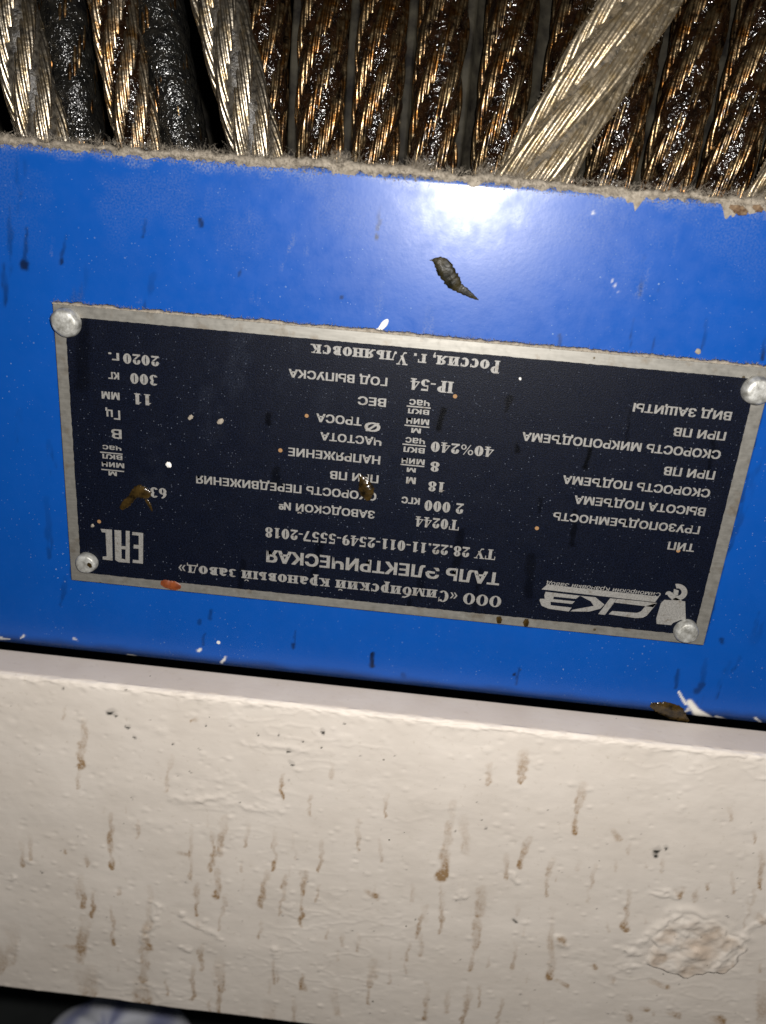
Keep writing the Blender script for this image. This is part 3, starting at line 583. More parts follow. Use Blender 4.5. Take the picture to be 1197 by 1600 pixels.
def glyph(c):
    g = Glyph(); up = c.upper() == c and c.lower() != c; h = 1.0 if up else 0.70; l = c.lower(); w = 0.8
    A = 0.09
    if c == ' ': w = 0.34
    elif c == '.': g.rect(.06, 0, .26, .2); w = .34
    elif c == ',': g.rect(.06, 0, .26, .2); g.diag(.08, -.2, .14, 0, .1); w = .34
    elif c == '-': g.rect(.03, .28, .37, .40); w = .42
    elif c in '«»':
        for k in (0, .26):
            if c == '«': g.diag(.22 + k, .62, .04 + k, .35, .12); g.diag(.04 + k, .35, .22 + k, .08, .12)
            else: g.diag(.04 + k, .62, .22 + k, .35, .12); g.diag(.22 + k, .35, .04 + k, .08, .12)
        w = .66
    elif c == '%':
        g.arc(.2, .74, .2, .26, 0, 360, .1); g.arc(.72, .26, .2, .26, 0, 360, .1); g.diag(.2, 0, .66, 1, .07); w = .98
    elif c in '0о' or l == 'о':
        hh = 1.0 if c == '0' else h; rx = .32 if c == '0' else (.46 if up else .36)
        g.arc(rx + .03, hh / 2, rx, hh / 2 + .01, 0, 360, T_ * (1.1 if c == '0' else 1.15), t_n); w = 2 * rx + .08
    elif c == '1': g.stem(.2, 1.0, T_, True, False); g.diag(.04, .78, .2, .92, .12); w = .66
    elif c == '2': g.arc(.32, .70, .29, .30, -30, 180, T_, t_n); g.arc(.15, .66, .12, .12, 0, 360, .11, .11); g.diag(.03, .08, .40, .52, .16); g.rect(.03, 0, .62, .17); w = .68
    elif c == '3': g.arc(.3, .73, .28, .27, -90, 160); g.arc(.3, .28, .31, .29, -160, 90); w = .68
    elif c == '4': g.rect(.34, 0, .55, 1); g.diag(.0, .24, .38, 1, .08); g.rect(0, .24, .66, .33); g.rect(.24, 0, .66, SE); w = .7
    elif c == '5': g.arc(.3, .31, .32, .32, -160, 130); g.rect(.1, .5, .17, 1); g.rect(.1, .84, .58, 1); w = .68
    elif c == '6': g.arc(.34, .31, .31, .32, 0, 360); g.arc(.44, .5, .41, .5, 90, 180); w = .7
    elif c == '7': g.rect(.03, .83, .62, 1); g.diag(.16, 0, .48, .86, .2); w = .66
    elif c == '8': g.arc(.33, .75, .27, .26, 0, 360, T_ * .9); g.arc(.33, .27, .31, .28, 0, 360); w = .7
    elif c == '9': g.arc(.32, .69, .31, .32, 0, 360); g.arc(.22, .5, .41, .5, -90, 0); w = .7
    elif c == 'I': g.stem(.11, 1.0); w = .44
    elif c in 'РрP':
        yb = 0 if up else -.28
        g.stem(.11, h, y0=yb); g.arc(.32, h - .27 if up else h / 2, .36, .28 if up else h / 2, -90, 90); w = .76
    elif l in 'ий':
        W2 = .56 if up else .44
        g.stem(.11, h); g.stem(.11 + W2, h); g.quad((.26, .06), (.34, .06), (.11 + W2 + .06, h - .06), (.11 + W2 - .02, h - .06)); w = .11 + W2 + T_ + .12
        if l == 'й': g.arc(w / 2, h + .24, .17, .15, 180, 360, .08, .08)
    elif l == 'н': g.stem(.11, h); g.stem(.55, h); g.rect(.3, h * .46, .57, h * .58); w = .88
    elif l == 'к': g.stem(.11, h); g.diag(.3, h * .45, .62, h - .03, .09); g.diag(.55, .0, .33, h * .58, .22); g.rect(.5, h - SE, .78, h); g.rect(.5, 0, .88, SE); w = .9
    elif l == 'с':
        rx = .42 if up else .33
        g.arc(rx + .04, h / 2, rx, h / 2 + .01, 42, 318, T_ * 1.1, t_n); g.rect(rx * 1.72, h * .62, rx * 1.72 + .075, h); w = 2 * rx + .06
    elif l == 'м': g.stem(.09, h, t_n); g.diag(.36, 0, .1, h, .2); g.diag(.40, 0, .70, h, .07); g.stem(.70, h, T_); w = 1.04
    elif l == 'б': g.arc(.37, .35, .35, .36, 0, 360); g.arc(.5, .42, .48, .52, 95, 180); g.rect(.44, .86, .70, .99); w = .78
    elif l == 'ь': g.stem(.11, h); g.arc(.32, h * .28, .36, h * .29, -90, 90); w = .76
    elif l == 'ы': g.stem(.11, h); g.arc(.32, h * .28, .32, h * .29, -90, 90); g.stem(.78, h); w = 1.12
    elif l == 'в': g.stem(.11, h); g.arc(.32, h * .74, .31, h * .26, -90, 90); g.arc(.32, h * .27, .37, h * .28, -90, 90); w = .78
    elif l == 'з': g.arc(.26, h * .74, .27, h * .26, -90, 150); g.arc(.26, h * .27, .31, h * .28, -150, 90); w = .64
    elif l == 'а': g.stem(.40, h * .8, T_, True, False); g.arc(.36, h * .66, .25, h * .34, 0, 160); g.arc(.31, h * .28, .28, h * .29, 0, 360); w = .76
    elif l == 'д': g.rect(.50, .08, .71, h); g.quad((.10, .08), (.18, .08), (.36, h), (.28, h)); g.rect(.24, h - SE, .78, h); g.rect(.0, .0, .86, .09); g.rect(.0, -.16, .07, .0); g.rect(.79, -.16, .86, .0); w = .92
    elif l == 'г': g.stem(.11, h); g.rect(.3, h - SE, .66, h); g.rect(.59, h * .62, .66, h); w = .72
    elif l == 'т': g.stem(.33, h); g.rect(.02, h - SE, .85, h); g.rect(.02, h * .66, .09, h); g.rect(.78, h * .66, .85, h); w = .9
    elif l == 'у': g.diag(.36, .28, .06, h, .22); g.diag(.24, .0, .66, h, .08); g.rect(-.02, h - SE, .38, h); g.rect(.55, h - SE, .84, h); g.rect(.1, 0, .32, .1); w = .86
    elif l == 'я': g.stem(.5, h); g.arc(.5, h * .70, .38, h * .30, 90, 270); g.diag(.04, 0, .34, h * .45, .2); g.rect(-.02, 0, .26, SE); w = .82
    elif l == 'л': g.stem(.5, h); g.diag(.06, 0, .26, h, .08); g.rect(.18, h - SE, .8, h); g.arc(.08, .1, .1, .1, 0, 360, .09, .09); w = .84
    else: g.rect(.05, 0, .5, h); w = .6
    return g, w
def serif_mesh(text):
    v, f, z = [], [], []; x = 0; q = 0
    for c in text:
        g, w = glyph(c); b = len(v)
        v += [(px_ + x, py_) for px_, py_ in g.v]; f += [tuple(i + b for i in ff) for ff in g.f]; z += [k + q % 2 * 20 for k in g.z]
        x += w + 0.02; q += 1
    return np.array(v), f, np.array(z) * 0.0015

def inscription(text, x0, y0, x1, y1, cap_px, serif=False, slant=0.0, name='inscription', bold=0.022):
    """text runs from (x0,y0) to (x1,y1), both on its baseline in the photograph"""
    v, f, z = serif_mesh(text) if serif else sans_mesh(text, bold)
    a, b = uv(x0, y0), uv(x1, y1); zb_ = (a[1] + b[1]) / 2
    cap = abs(uv((x0 + x1) / 2, (y0 + y1) / 2 + cap_px)[1] - uv((x0 + x1) / 2, (y0 + y1) / 2)[1])
    xmin, xmax = v[:, 0].min(), v[:, 0].max(); unit = 1.0 if serif else 0.727
    sx = (a[0] - b[0]) / (xmax - xmin); sy = cap / unit
    p = np.stack([a[0] - (v[:, 0] - xmin) * sx - slant * v[:, 1] * sy, zb_ - v[:, 1] * sy], -1)
    return place_flat(name, p, f, z)
def bar(x0, y0, x1, y1, th_px):
    a, b = uv(x0, y0), uv(x1, y1); zc = (a[1] + b[1]) / 2; hh = th_px / 9.0 / 2
    return [(b[0], zc - hh), (a[0], zc - hh), (a[0], zc + hh), (b[0], zc + hh)]
LINES = [('ВИД ЗАЩИТЫ', 1144.7, 643.5, 990.6, 630.5, 13), ('ПРИ ПВ', 1135.6, 675.5, 1054, 668, 13), ('СКОРОСТЬ МИКРОПОДЪЕМА', 1127.5, 704.8, 817, 675, 13), ('ПРИ ПВ', 1118.7, 736.4, 1038.8, 729.2, 13),
         ('СКОРОСТЬ ПОДЪЕМА', 1111, 764.8, 880.5, 743, 12.5), ('ВЫСОТА ПОДЪЕМА', 1103.7, 793.4, 898.4, 774.9, 12.5), ('ГРУЗОПОДЪЕМНОСТЬ', 1094.9, 822.1, 865.2, 800.9, 12), ('ТИП', 1086.7, 849.8, 1045, 847.0, 12),
         ('ЗАВОДСКОЙ №', 586, 799, 436, 784, 11.5), ('ГОД ВЫПУСКА', 605.7, 591.4, 451.3, 575.8, 12.5), ('ВЕС', 603.8, 623.5, 559.6, 619, 12.5), ('Ø', 595, 662, 570, 659, 14.5), ('ТРОСА', 565.7, 653.6, 494.6, 645.4, 12.5), ('ЧАСТОТА', 596.6, 684.7, 501, 675, 12),
         ('НАПРЯЖЕНИЕ', 594.7, 713.1, 450.7, 699.4, 12.5), ('ПРИ ПВ', 591.9, 743, 516, 735.7, 12), ('СКОРОСТЬ ПЕРЕДВИЖЕНИЯ', 588.6, 771, 306.5, 742, 12), ('ТАЛЬ ЭЛЕКТРИЧЕСКАЯ', 782, 897.3, 416.5, 857.6, 18.5)]
for L_ in LINES: inscription(*L_, bold=0.04 if L_[0].startswith('ТАЛЬ') else 0.034)
SERIF = [('Россия, г. Ульяновск', 782, 564, 485.4, 537, 20), ('IP-54', 709.4, 596.2, 642.2, 591.2, 18), ('40%240', 772.5, 699.6, 674.3, 688.8, 16), ('8', 687.5, 722.3, 673.2, 720.8, 15.5), ('18', 696, 754.2, 670, 751.6, 15.5), ('2 000', 725, 785.8, 664, 782.4, 16.5), ('Т0244', 718.4, 812, 650, 807.6, 16),
         ('ТУ 28.22.11-011-2549-5557-2018', 775.6, 858.2, 414.7, 824.4, 16), ('ООО «Симбирский крановый завод»', 784.7, 930.6, 279, 882, 17.5), ('2020', 247.9, 556.5, 192.2, 551.9, 16), ('300', 246, 585.9, 203.2, 583.1, 16.5), ('11', 236.3, 616.2, 209.7, 614.8, 17), ('63', 260, 763.5, 235, 760.8, 16)]
for L_ in SERIF: inscription(*L_, serif=True)
UNITS = [('г.', 186, 552.8, 169, 550, 15), ('кг', 186, 582.5, 169, 581, 14), ('мм', 186.7, 613.5, 158.6, 612, 14.5), ('Гц', 187.6, 641.5, 164.7, 640, 14), ('В', 189.8, 671.5, 173.8, 670.5, 14), ('кгс', 656.6, 778.2, 627.8, 776.6, 13), ('м', 650.2, 746.6, 635.2, 745.4, 13)]
for L_ in UNITS: inscription(*L_, bold=0.03)
def fraction(rows, bars, name='unit_fraction'):
    v, f, zz = [], [], []
    for text, x0, y0, x1, y1, cap in rows:
        vv, ff, z_ = sans_mesh(text, 0.025); zz += list(z_); a, b = uv(x0, y0), uv(x1, y1); zb_ = (a[1] + b[1]) / 2
        cp = cap / 9.0; sx = (a[0] - b[0]) / (vv[:, 0].max() - vv[:, 0].min()); sy = cp / 0.727
        base = len(v); v += [(a[0] - (q[0] - vv[:, 0].min()) * sx, zb_ - q[1] * sy) for q in vv]; f += [tuple(i + base for i in g) for g in ff]
    for b_ in bars:
        base = len(v); v += bar(*b_); zz += [0.012] * 4; f.append((base, base + 1, base + 2, base + 3))
    place_flat(name, v, f, np.array(zz))
fraction([('м', 658, 670, 643, 668.5, 10), ('мин', 671, 655.5, 635.5, 653, 11.5), ('вкл', 671, 641, 638, 638, 10), ('час', 672, 627, 640, 623, 11)], [(671, 667.5, 632, 664.5, 2), (673, 638.2, 635.5, 633.8, 2)])
fraction([('м', 650, 732, 636, 730.5, 9), ('мин', 664, 718, 628, 715.5, 11.5), ('вкл', 664, 700.5, 631, 698, 11), ('час', 664.5, 686.5, 634, 682.5, 11)], [(663, 729, 626, 725.5, 2), (665.5, 697.5, 629, 693.5, 2)])
fraction([('м', 182.5, 737, 169.5, 736.5, 9.5), ('мин', 194, 724, 159, 721.5, 10.5), ('вкл', 191, 711, 160, 710, 10), ('час', 189.5, 697, 160, 696, 9)], [(194, 737, 158.5, 733, 2), (191.5, 709.5, 156.5, 706.5, 2)])
def poly(name, polys, scale, ox, oy):
    v, f = [], []
    for pl in polys:
        base = len(v); v += [tuple(uv(ox + x / scale, oy + y / scale)) for x, y in pl]; f.append(tuple(range(base, base + len(pl))))
    return place_flat(name, v, f)
# conformity mark (three block letters)
poly('conformity_mark', [[(728, 832), (636, 822), (634, 848), (690, 854), (690, 934), (648, 930), (646, 962), (690, 966), (690, 1064), (640, 1058), (638, 1084), (726, 1093)],
                         [(613, 815), (580, 812), (580, 945), (543, 941), (541, 810), (512, 808), (484, 806), (490, 1060), (518, 1078), (613, 1086), (613, 975), (578, 972), (577, 1056), (545, 1050), (543, 968), (613, 975)],
                         [(462, 803), (366, 796), (376, 824), (408, 828), (418, 1030), (384, 1032), (384, 1056), (468, 1066)]], 5.441, 90, 680)
# maker's logo: bar, three slanted letters, small line of text, and the weight with its hook
poly('maker_logo', [[(105, 163), (140, 133), (838, 208), (812, 243)],
                    [(578, 222), (826, 248), (800, 275), (752, 268), (560, 245)], [(826, 248), (760, 327), (735, 340), (700, 310), (725, 300), (752, 268)], [(735, 340), (690, 342), (522, 318), (545, 298), (700, 310)],
                    [(575, 222), (500, 322), (458, 317), (532, 219)],
                    [(345, 203), (440, 212), (497, 258), (470, 284), (430, 266), (412, 238)], [(284, 300), (300, 290), (430, 266), (470, 284), (400, 302)],
                    [(130, 178), (345, 203), (318, 222), (180, 208), (122, 200)], [(122, 200), (180, 208), (178, 224), (160, 240), (92, 232), (95, 222), (125, 222)], [(178, 224), (312, 238), (295, 254), (160, 240)], [(92, 232), (160, 240), (162, 262), (105, 265)], [(105, 265), (162, 262), (292, 277), (274, 301), (150, 284)]], 3.99, 820, 880)
inscription('Симбирский Крановый Завод', 1033, 928.5, 855, 906.5, 6.5, slant=0.25, bold=0.012)
poly('weight_emblem', [[(822, 378), (820, 345), (848, 250), (870, 228), (1000, 238), (1004, 360), (975, 352), (925, 372), (912, 386)],
                       [(905, 232), (942, 214), (985, 236)]], 3.99, 820, 880)
hook = Glyph(); hook.arc(950, 180, 64, 52, -100, 175, 36, 28, 20); hook.arc(898, 196, 22, 22, -180, 60, 12, 12, 10); hook.quad((930, 160), (960, 170), (955, 200), (925, 205))
place_flat('hook_emblem', [uv(820 + x / 3.99, 880 + y / 3.99) for x, y in hook.v], hook.f, np.array(hook.z) * 0.002)

# rivets
def rivet(x, y, rb, rt, hgt, seed, rusty=False):
    c = on_y(x, y, 0); r = np.random.default_rng(seed)
    prof = [(rb * 1.02, 0.05), (rb * 1.03, -0.15), (rb, -hgt * 0.45), (rb * 0.97, -hgt * 0.7), (rt * 1.06, -hgt * 0.93), (rt * 0.94, -hgt), (rt * 0.5, -hgt * 1.03), (0.02, -hgt * 1.02)]
    n = 40; ph = r.uniform(0, 6.28, 3); v = []
    tx, tz = r.uniform(-.05, .05, 2)
    for k, (rad, y_) in enumerate(prof):
        for i in range(n):
            a = 2 * math.pi * i / n
            rr = rad * (1 + 0.02 * math.sin(2 * a + ph[0]) + 0.018 * math.sin(3 * a + ph[1]) + 0.012 * math.sin(7 * a + ph[2]) * (k > 1))
            X, Z = rr * math.cos(a), rr * math.sin(a)
            v.append((c[0] + X, y_ + (tx * X + tz * Z) * (k > 2), c[2] + Z))
    return obj('rivet', v, grid_faces(len(prof), n, True), RIVET, plate)
rivet(105.5, 503, 2.42, 1.9, 1.7, 1); rivet(1181, 609, 2.35, 1.85, 1.9, 2); rivet(137, 878, 2.0, 1.65, 1.4, 3); rivet(1071, 984, 2.15, 1.75, 1.7, 4)

# ------------------------------------------------------------------ blobs of grease, flakes of paint
def bead(name, spine, Y, flat, mat, label, cat, group=None, seed=0, ang=28):
    """a soft ridge lying on the plane y=Y: spine of (px, py, half width px); flat = height / half width"""
    r = np.random.default_rng(seed)
    sp = np.array(spine, float); d = np.r_[0, np.cumsum(np.hypot(*np.diff(sp[:, :2], axis=0).T))]
    tt = np.linspace(0, d[-1], ang); s = np.stack([np.interp(tt, d, sp[:, k]) for k in range(3)], -1)
    for k in range(2):
        s[1:-1] = (s[:-2] + 2 * s[1:-1] + s[2:]) / 4
    P = np.array([on_y(x, y, Y) for x, y, _ in s])
    ppm = np.array([np.linalg.norm(on_y(x + 10, y, Y) - on_y(x, y, Y)) / 10 for x, y, _ in s])
    wd = s[:, 2] * ppm * (1 + 0.12 * r.uniform(-1, 1, len(s)))
    T = np.gradient(P, axis=0); T /= np.linalg.norm(T, axis=1)[:, None]
    B = np.cross(T, np.array([0, -1.0, 0])); n = 17; v = []
    for i in range(len(s)):
        for k in range(n):
            a = math.pi * k / (n - 1)
            lump = 1 + 0.10 * math.sin(2.1 * a + i * 0.33 + seed) + 0.05 * r.uniform(-1, 1)
            v.append(P[i] + B[i] * wd[i] * math.cos(a) + np.array([0, -1, 0]) * (wd[i] * flat * math.sin(a) * lump - 0.03))
    o = obj(name, np.array(v), grid_faces(len(s), n), mat, origin=P[0])
    tag(o, label, cat, group)
    return o
bead('grease_smear', [(664, 408, 0.8), (677, 406, 2.2), (682, 408, 8), (690, 413, 13), (700, 428, 13), (708, 440, 12.5), (716, 449, 8), (728, 456, 6), (738, 463, 4), (748, 469, 1.4), (755, 470, .5)], PY, 0.20, SMEAR,
     'shiny olive black grease smear, slanted, on the blue cover above the nameplate', 'grease', seed=3, ang=46)
bead('grease_blob', [(562, 742, 2), (566, 748, 5), (570, 757, 10), (573, 767, 12), (574, 775, 9), (576, 782, 3)], LY, 0.35, AMBER, 'amber translucent grease blob on the lettering in the middle of the nameplate', 'grease', seed=4)
bead('grease_blob', [(189, 795, 3), (196, 788, 7), (205, 779, 5), (210, 772, 7), (218, 768, 11), (228, 771, 10), (236, 772, 4)], LY, 0.28, AMBER, 'wrinkled brown grease blob hiding part of the number at the nameplate left end', 'grease', seed=5, ang=40)
bead('grease_blob', [(228, 780, 2.5), (233, 788, 3), (238, 799, 1)], LY, 0.28, AMBER, 'thin brown grease trickle below the wrinkled blob on the nameplate', 'grease', seed=6)
bead('grease_blob', [(1016, 1101, 3), (1026, 1104, 9), (1042, 1108, 14), (1058, 1115, 13), (1068, 1122, 8), (1076, 1127, 2)], PY - 0.05, 0.25, AMBER, 'olive brown grease blob on the lower edge of the blue cover beside scraped white paint', 'grease', seed=7)
bead('rust_drop', [(251, 911, 3), (258, 912, 7.5), (268, 914.5, 8), (278, 916, 7), (283, 917, 3)], 0.0, 0.22, RUSTDROP, 'orange rust drop on the lower silver border of the nameplate', 'rust', seed=8)
bead('rust_drop', [(779, 963, 3), (780, 968, 5), (780, 974, 3)], 0.0, 0.2, AMBER, 'brown rust drop on the lower border, right under the maker name line start', 'rust', seed=9)
bead('rust_drop', [(823, 967, 3), (822, 973, 5), (822, 979, 3)], 0.0, 0.2, AMBER, 'brown rust drop on the lower border, under the slanted logo letters', 'rust', seed=10)
bead('rust_drop', [(133, 880, 1), (137, 880, 3), (140, 883, 4), (142, 887, 2)], -1.42, 0.2, AMBER, 'brown rust spot on the face of the lower left nameplate rivet', 'rust', seed=18, ang=12)
bead('rust_flake', [(1140, 322, 2), (1150, 326, 6), (1160, 330, 7), (1168, 333, 3)], PY - 0.6, 0.4, RUSTBROWN, 'brown rust flake in the edge dust, longer left one of two', 'rust', seed=19, ang=16)
bead('rust_flake', [(1176, 322, 2), (1184, 325, 6), (1192, 329, 3)], PY - 0.6, 0.4, RUSTBROWN, 'brown rust flake in the edge dust at the far right', 'rust', seed=20, ang=16)
bead('paint_flake', [(588, 516, 2), (594, 514, 3.5), (599, 508, 5), (604, 502, 4), (606, 499, 1.5)], PY, 0.5, WHITE, 'small white paint flake standing on the top edge of the nameplate', 'paint flake', seed=11)
bead('paint_flake', [(259, 726, 1.5), (261.5, 726, 4.4), (264, 726.4, 4.8), (266.5, 727, 3.8), (268, 727, 1.5)], LY, 0.45, WHITE, 'round white paint fleck on the dark nameplate field', 'paint flake', seed=12)
bead('grit_speck', [(295, 655, 2), (298, 652, 3.5), (301, 649, 2)], LY, 0.6, DUST, 'left of two tan grit specks at the dark middle of the nameplate', 'grit', 'tan grit specks', seed=13, ang=10)
bead('grit_speck', [(340, 661, 2), (344, 659, 4.5), (349, 655, 2)], LY, 0.6, DUST, 'larger right one of two tan grit specks on the dark nameplate field', 'grit', 'tan grit specks', seed=14, ang=10)
bead('grit_speck', [(143, 823, 1.5), (145, 821, 3), (147, 820, 1.5)], LY, 0.6, DUST, 'tan grit speck beside the block letter conformity mark', 'grit', 'tan grit specks', seed=15, ang=10)
bead('grit_speck', [(811, 592.5, 1.5), (812.5, 592, 3), (814.5, 592, 1.5)], LY, 0.6, WHITE, 'pale grit speck right of the protection class on the nameplate', 'grit', seed=16, ang=10)
bead('grit_speck', [(1087, 547, 3), (1091, 549, 5), (1093, 553, 2)], PY, 0.5, DUST, 'tan grit speck on the blue cover near the top right nameplate rivet', 'grit', seed=17, ang=10)

# ------------------------------------------------------------------ dust lying along edges
def fibres(v, f, origins, length, rad, r, up=(0, -0.25, 0.7)):
    for o_ in origins:
        d = r.normal(0, 1, 3) + np.array(up); d /= np.linalg.norm(d); L = r.uniform(*length); p = np.array(o_, float); n = 4; base = len(v)
        curl = r.normal(0, 0.5, 3)
        for k in range(n):
            w = rad * r.uniform(.6, 1.4) * (1 - 0.6 * k / (n - 1))
            a = np.cross(d, [0.3, 0.8, 0.5]); a /= np.linalg.norm(a) + 1e-9; b = np.cross(d, a)
            for q in range(3):
                v.append(p + w * (a * math.cos(q * 2.094) + b * math.sin(q * 2.094)))
            p = p + d * L / (n - 1); d = d + curl * 0.6; d /= np.linalg.norm(d)
        for k in range(n - 1):
            for q in range(3):
                a_ = base + 3 * k + q; b_ = base + 3 * k + (q + 1) % 3
                f.append((a_, b_, b_ + 3, a_ + 3))
def grains(v, f, origins, size, r):
    for o_ in origins:
        s = r.uniform(*size); base = len(v)
        q = r.normal(0, 1, (3, 3)); q, _ = np.linalg.qr(q)
        for d in (q[0], -q[0], q[1], -q[1], q[2], -q[2]): v.append(np.array(o_) + d * s * r.uniform(.6, 1.2))
        for a_, b_, c_ in ((0, 2, 4), (2, 1, 4), (1, 3, 4), (3, 0, 4), (2, 0, 5), (1, 2, 5), (3, 1, 5), (0, 3, 5)): f.append((base + a_, base + b_, base + c_, base + c_))
def fix_tris(f): return [tuple(dict.fromkeys(q)) for q in f]
def top_dust():
    r = np.random.default_rng(31); v, f = [], []
    xs = np.arange(-100, 105, 0.22); n = 11; nx = len(xs)
    hN = 0.85 + 0.40 * lattice((1, nx), 1, 205 / 7.0, 301)[0] + 0.32 * lattice((1, nx), 1, 205 / 1.3, 302)[0] + 0.16 * lattice((1, nx), 1, 205 / 0.5, 303)[0]
    hN *= np.interp(xs, [-100, -60, -20, 20, 105], [0.9, 0.85, 1.0, 0.9, 0.9])
    dr = 0.35 + 0.40 * lattice((1, nx), 1, 205 / 2.4, 304)[0] + 0.45 * lattice((1, nx), 1, 205 / 0.8, 305)[0]
    dr = np.clip(dr, -0.2, 2)
    # two places where the dust hangs down the face
    for xp, w, dd in ((990, 1.25, 2.3), (1165, 4.2, 1.1), (1140, 1.2, 1.2)):
        x0 = on_y(xp, 330, PY)[0]; dr += dd * np.exp(-((xs - x0) / w) ** 6) * (0.85 + 0.5 * lattice((1, nx), 1, 205 / 0.6, 306)[0])
    base = 0
    for i in range(nx):
        prof = [(PY - 0.05, -dr[i] - 0.2), (PY - 0.18 - 0.05 * dr[i], -dr[i] * 0.8), (PY - 0.32, -dr[i] * 0.35 - 0.1), (PY - 0.45, 0.1), (PY - 0.35, hN[i] * 0.55), (PY + 0.05, hN[i] * 0.85), (PY + 0.7, hN[i]), (PY + 1.6, hN[i] * 0.92), (PY + 2.8, hN[i] * 0.8), (PY + 4.0, hN[i] * 0.5), (PY + 5.2, 0.02)]
        for y_, dz in prof:
            v.append(np.array([xs[i], y_ + r.normal(0, 0.07), z_top + dz + r.normal(0, 0.07)]))
    f += [tuple(q) for q in grid_faces(nx, n)]
    k = 5200; ox = r.uniform(-90, 95, k); oz = r.uniform(-0.7, 1.3, k); oy = PY + np.where(oz < 0.4, -0.45, -0.2) + r.uniform(0, 1.2, k) * (oz > 0.6)
    fibres(v, f, np.stack([ox, oy, z_top + oz], -1), (0.35, 1.3), 0.035, r)
    k = 260; ox = r.uniform(-80, 85, k)
    fibres(v, f, np.stack([ox, np.full(k, PY + 0.3), z_top + np.full(k, 0.9)], -1), (1.0, 2.6), 0.028, r, up=(0, -0.2, 1.2))
    for xp in (660, 655, 525, 535, 760):       # fluffy tufts
        x0 = on_y(xp, 262 + 0.05 * (xp - 600), PY)[0]; k = 70
        fibres(v, f, np.stack([x0 + r.normal(0, 0.9, k), PY + r.uniform(-.3, 1, k), z_top + r.uniform(0.6, 1.8, k)], -1), (0.8, 2.0), 0.035, r)
    k = 3500; ox = r.uniform(-90, 95, k); oz = r.uniform(-1.2, 1.2, k); grains(v, f, np.stack([ox, np.where(oz > 0.5, PY + 0.1, PY - 0.42) - (oz < -0.3) * -0.3, z_top + oz], -1), (0.05, 0.15), r)
    o = obj('edge_dust', np.array(v), fix_tris(f), DUST, smooth=True, origin=(0, PY, z_top))
    tag(o, 'grey fluffy dust lying along the top edge of the blue cover', 'dust', kind='stuff')
    # thin line of dust on the nameplate's upper edge
    v, f = [], []; xs = np.arange(-60, 60.01, 0.2); nx = len(xs)
    hh = 0.32 + 0.14 * lattice((1, nx), 1, 120 / 1.6, 311)[0] + 0.12 * lattice((1, nx), 1, 120 / 0.5, 312)[0]
    for i in range(nx):
        for y_, dz in ((-0.05, 0.0), (-0.12, 0.16), (0.1, hh[i]), (0.5, hh[i] * 1.05), (1.0, hh[i] * 1.2), (1.15, 0.0)):
            v.append(np.array([xs[i], y_ + r.normal(0, 0.03), H / 2 + dz + r.normal(0, 0.03)]))
    f += [tuple(q) for q in grid_faces(nx, 6)]
    k = 1500; fibres(v, f, np.stack([r.uniform(-60, 60, k), r.uniform(-0.1, 1.0, k), H / 2 + r.uniform(0.1, 0.5, k)], -1), (0.15, 0.6), 0.025, r)
    o = obj('edge_dust', np.array(v), fix_tris(f), DUST, origin=(0, 0, H / 2))
    tag(o, 'thin pale dust line along the upper edge of the nameplate', 'dust', kind='stuff')
top_dust()

# ------------------------------------------------------------------ drum and wire ropes
RC, YFRONT, ZC = 78.0, 26.0, 60.0               # first layer: rope centre radius, nearest point, axis height
YC = YFRONT + RC
RR = 4.75                                      # rope radius
PITCH = 10.15
def drum():
    xs = np.arange(-110, 130, 0.35); x0 = on_y(461, 50, YFRONT)[0]
    ph = ((xs - x0) / PITCH) % 1.0; dd = np.minimum(ph, 1 - ph) * PITCH      # distance from crest centre
    crest = RC + 0.9; rad = np.where(dd < 0.9, crest - 0.25 * (dd / 1.1) ** 4, RC - np.sqrt(np.clip(4.6 ** 2 - (PITCH / 2 - dd) ** 2, 0, None)) * 1.0)
    rad = np.where(dd < 0.9, rad, np.minimum(rad, crest - 0.25))
    rad = np.where(xs < x0 - 0.8, RC - 45, rad)     # narrowed on purpose so the gaps between the loose wraps fall black
    th = np.linspace(0, 2 * math.pi, 221)[:-1]
    P = np.zeros((len(xs), len(th), 3)); P[..., 0] = xs[:, None]
    nz = 0.10 * fbm((len(xs), len(th)), 60, 40, 61, 3)
    # the grooves climb slowly as a screw thread does
    P[..., 0] += (-0.045 * RC * np.where(th > math.pi, th - 2 * math.pi, th))[None, :] * 0
    P[..., 1] = YC - (rad[:, None] + nz) * np.cos(th); P[..., 2] = ZC + (rad[:, None] + nz) * np.sin(th)
    o = obj('rope_drum', P, grid_faces(len(xs), len(th), True), DRUM, origin=(0, YC, ZC))
    tag(o, 'dark grooved steel hoist drum behind the wraps of wire rope', 'drum')
drum()

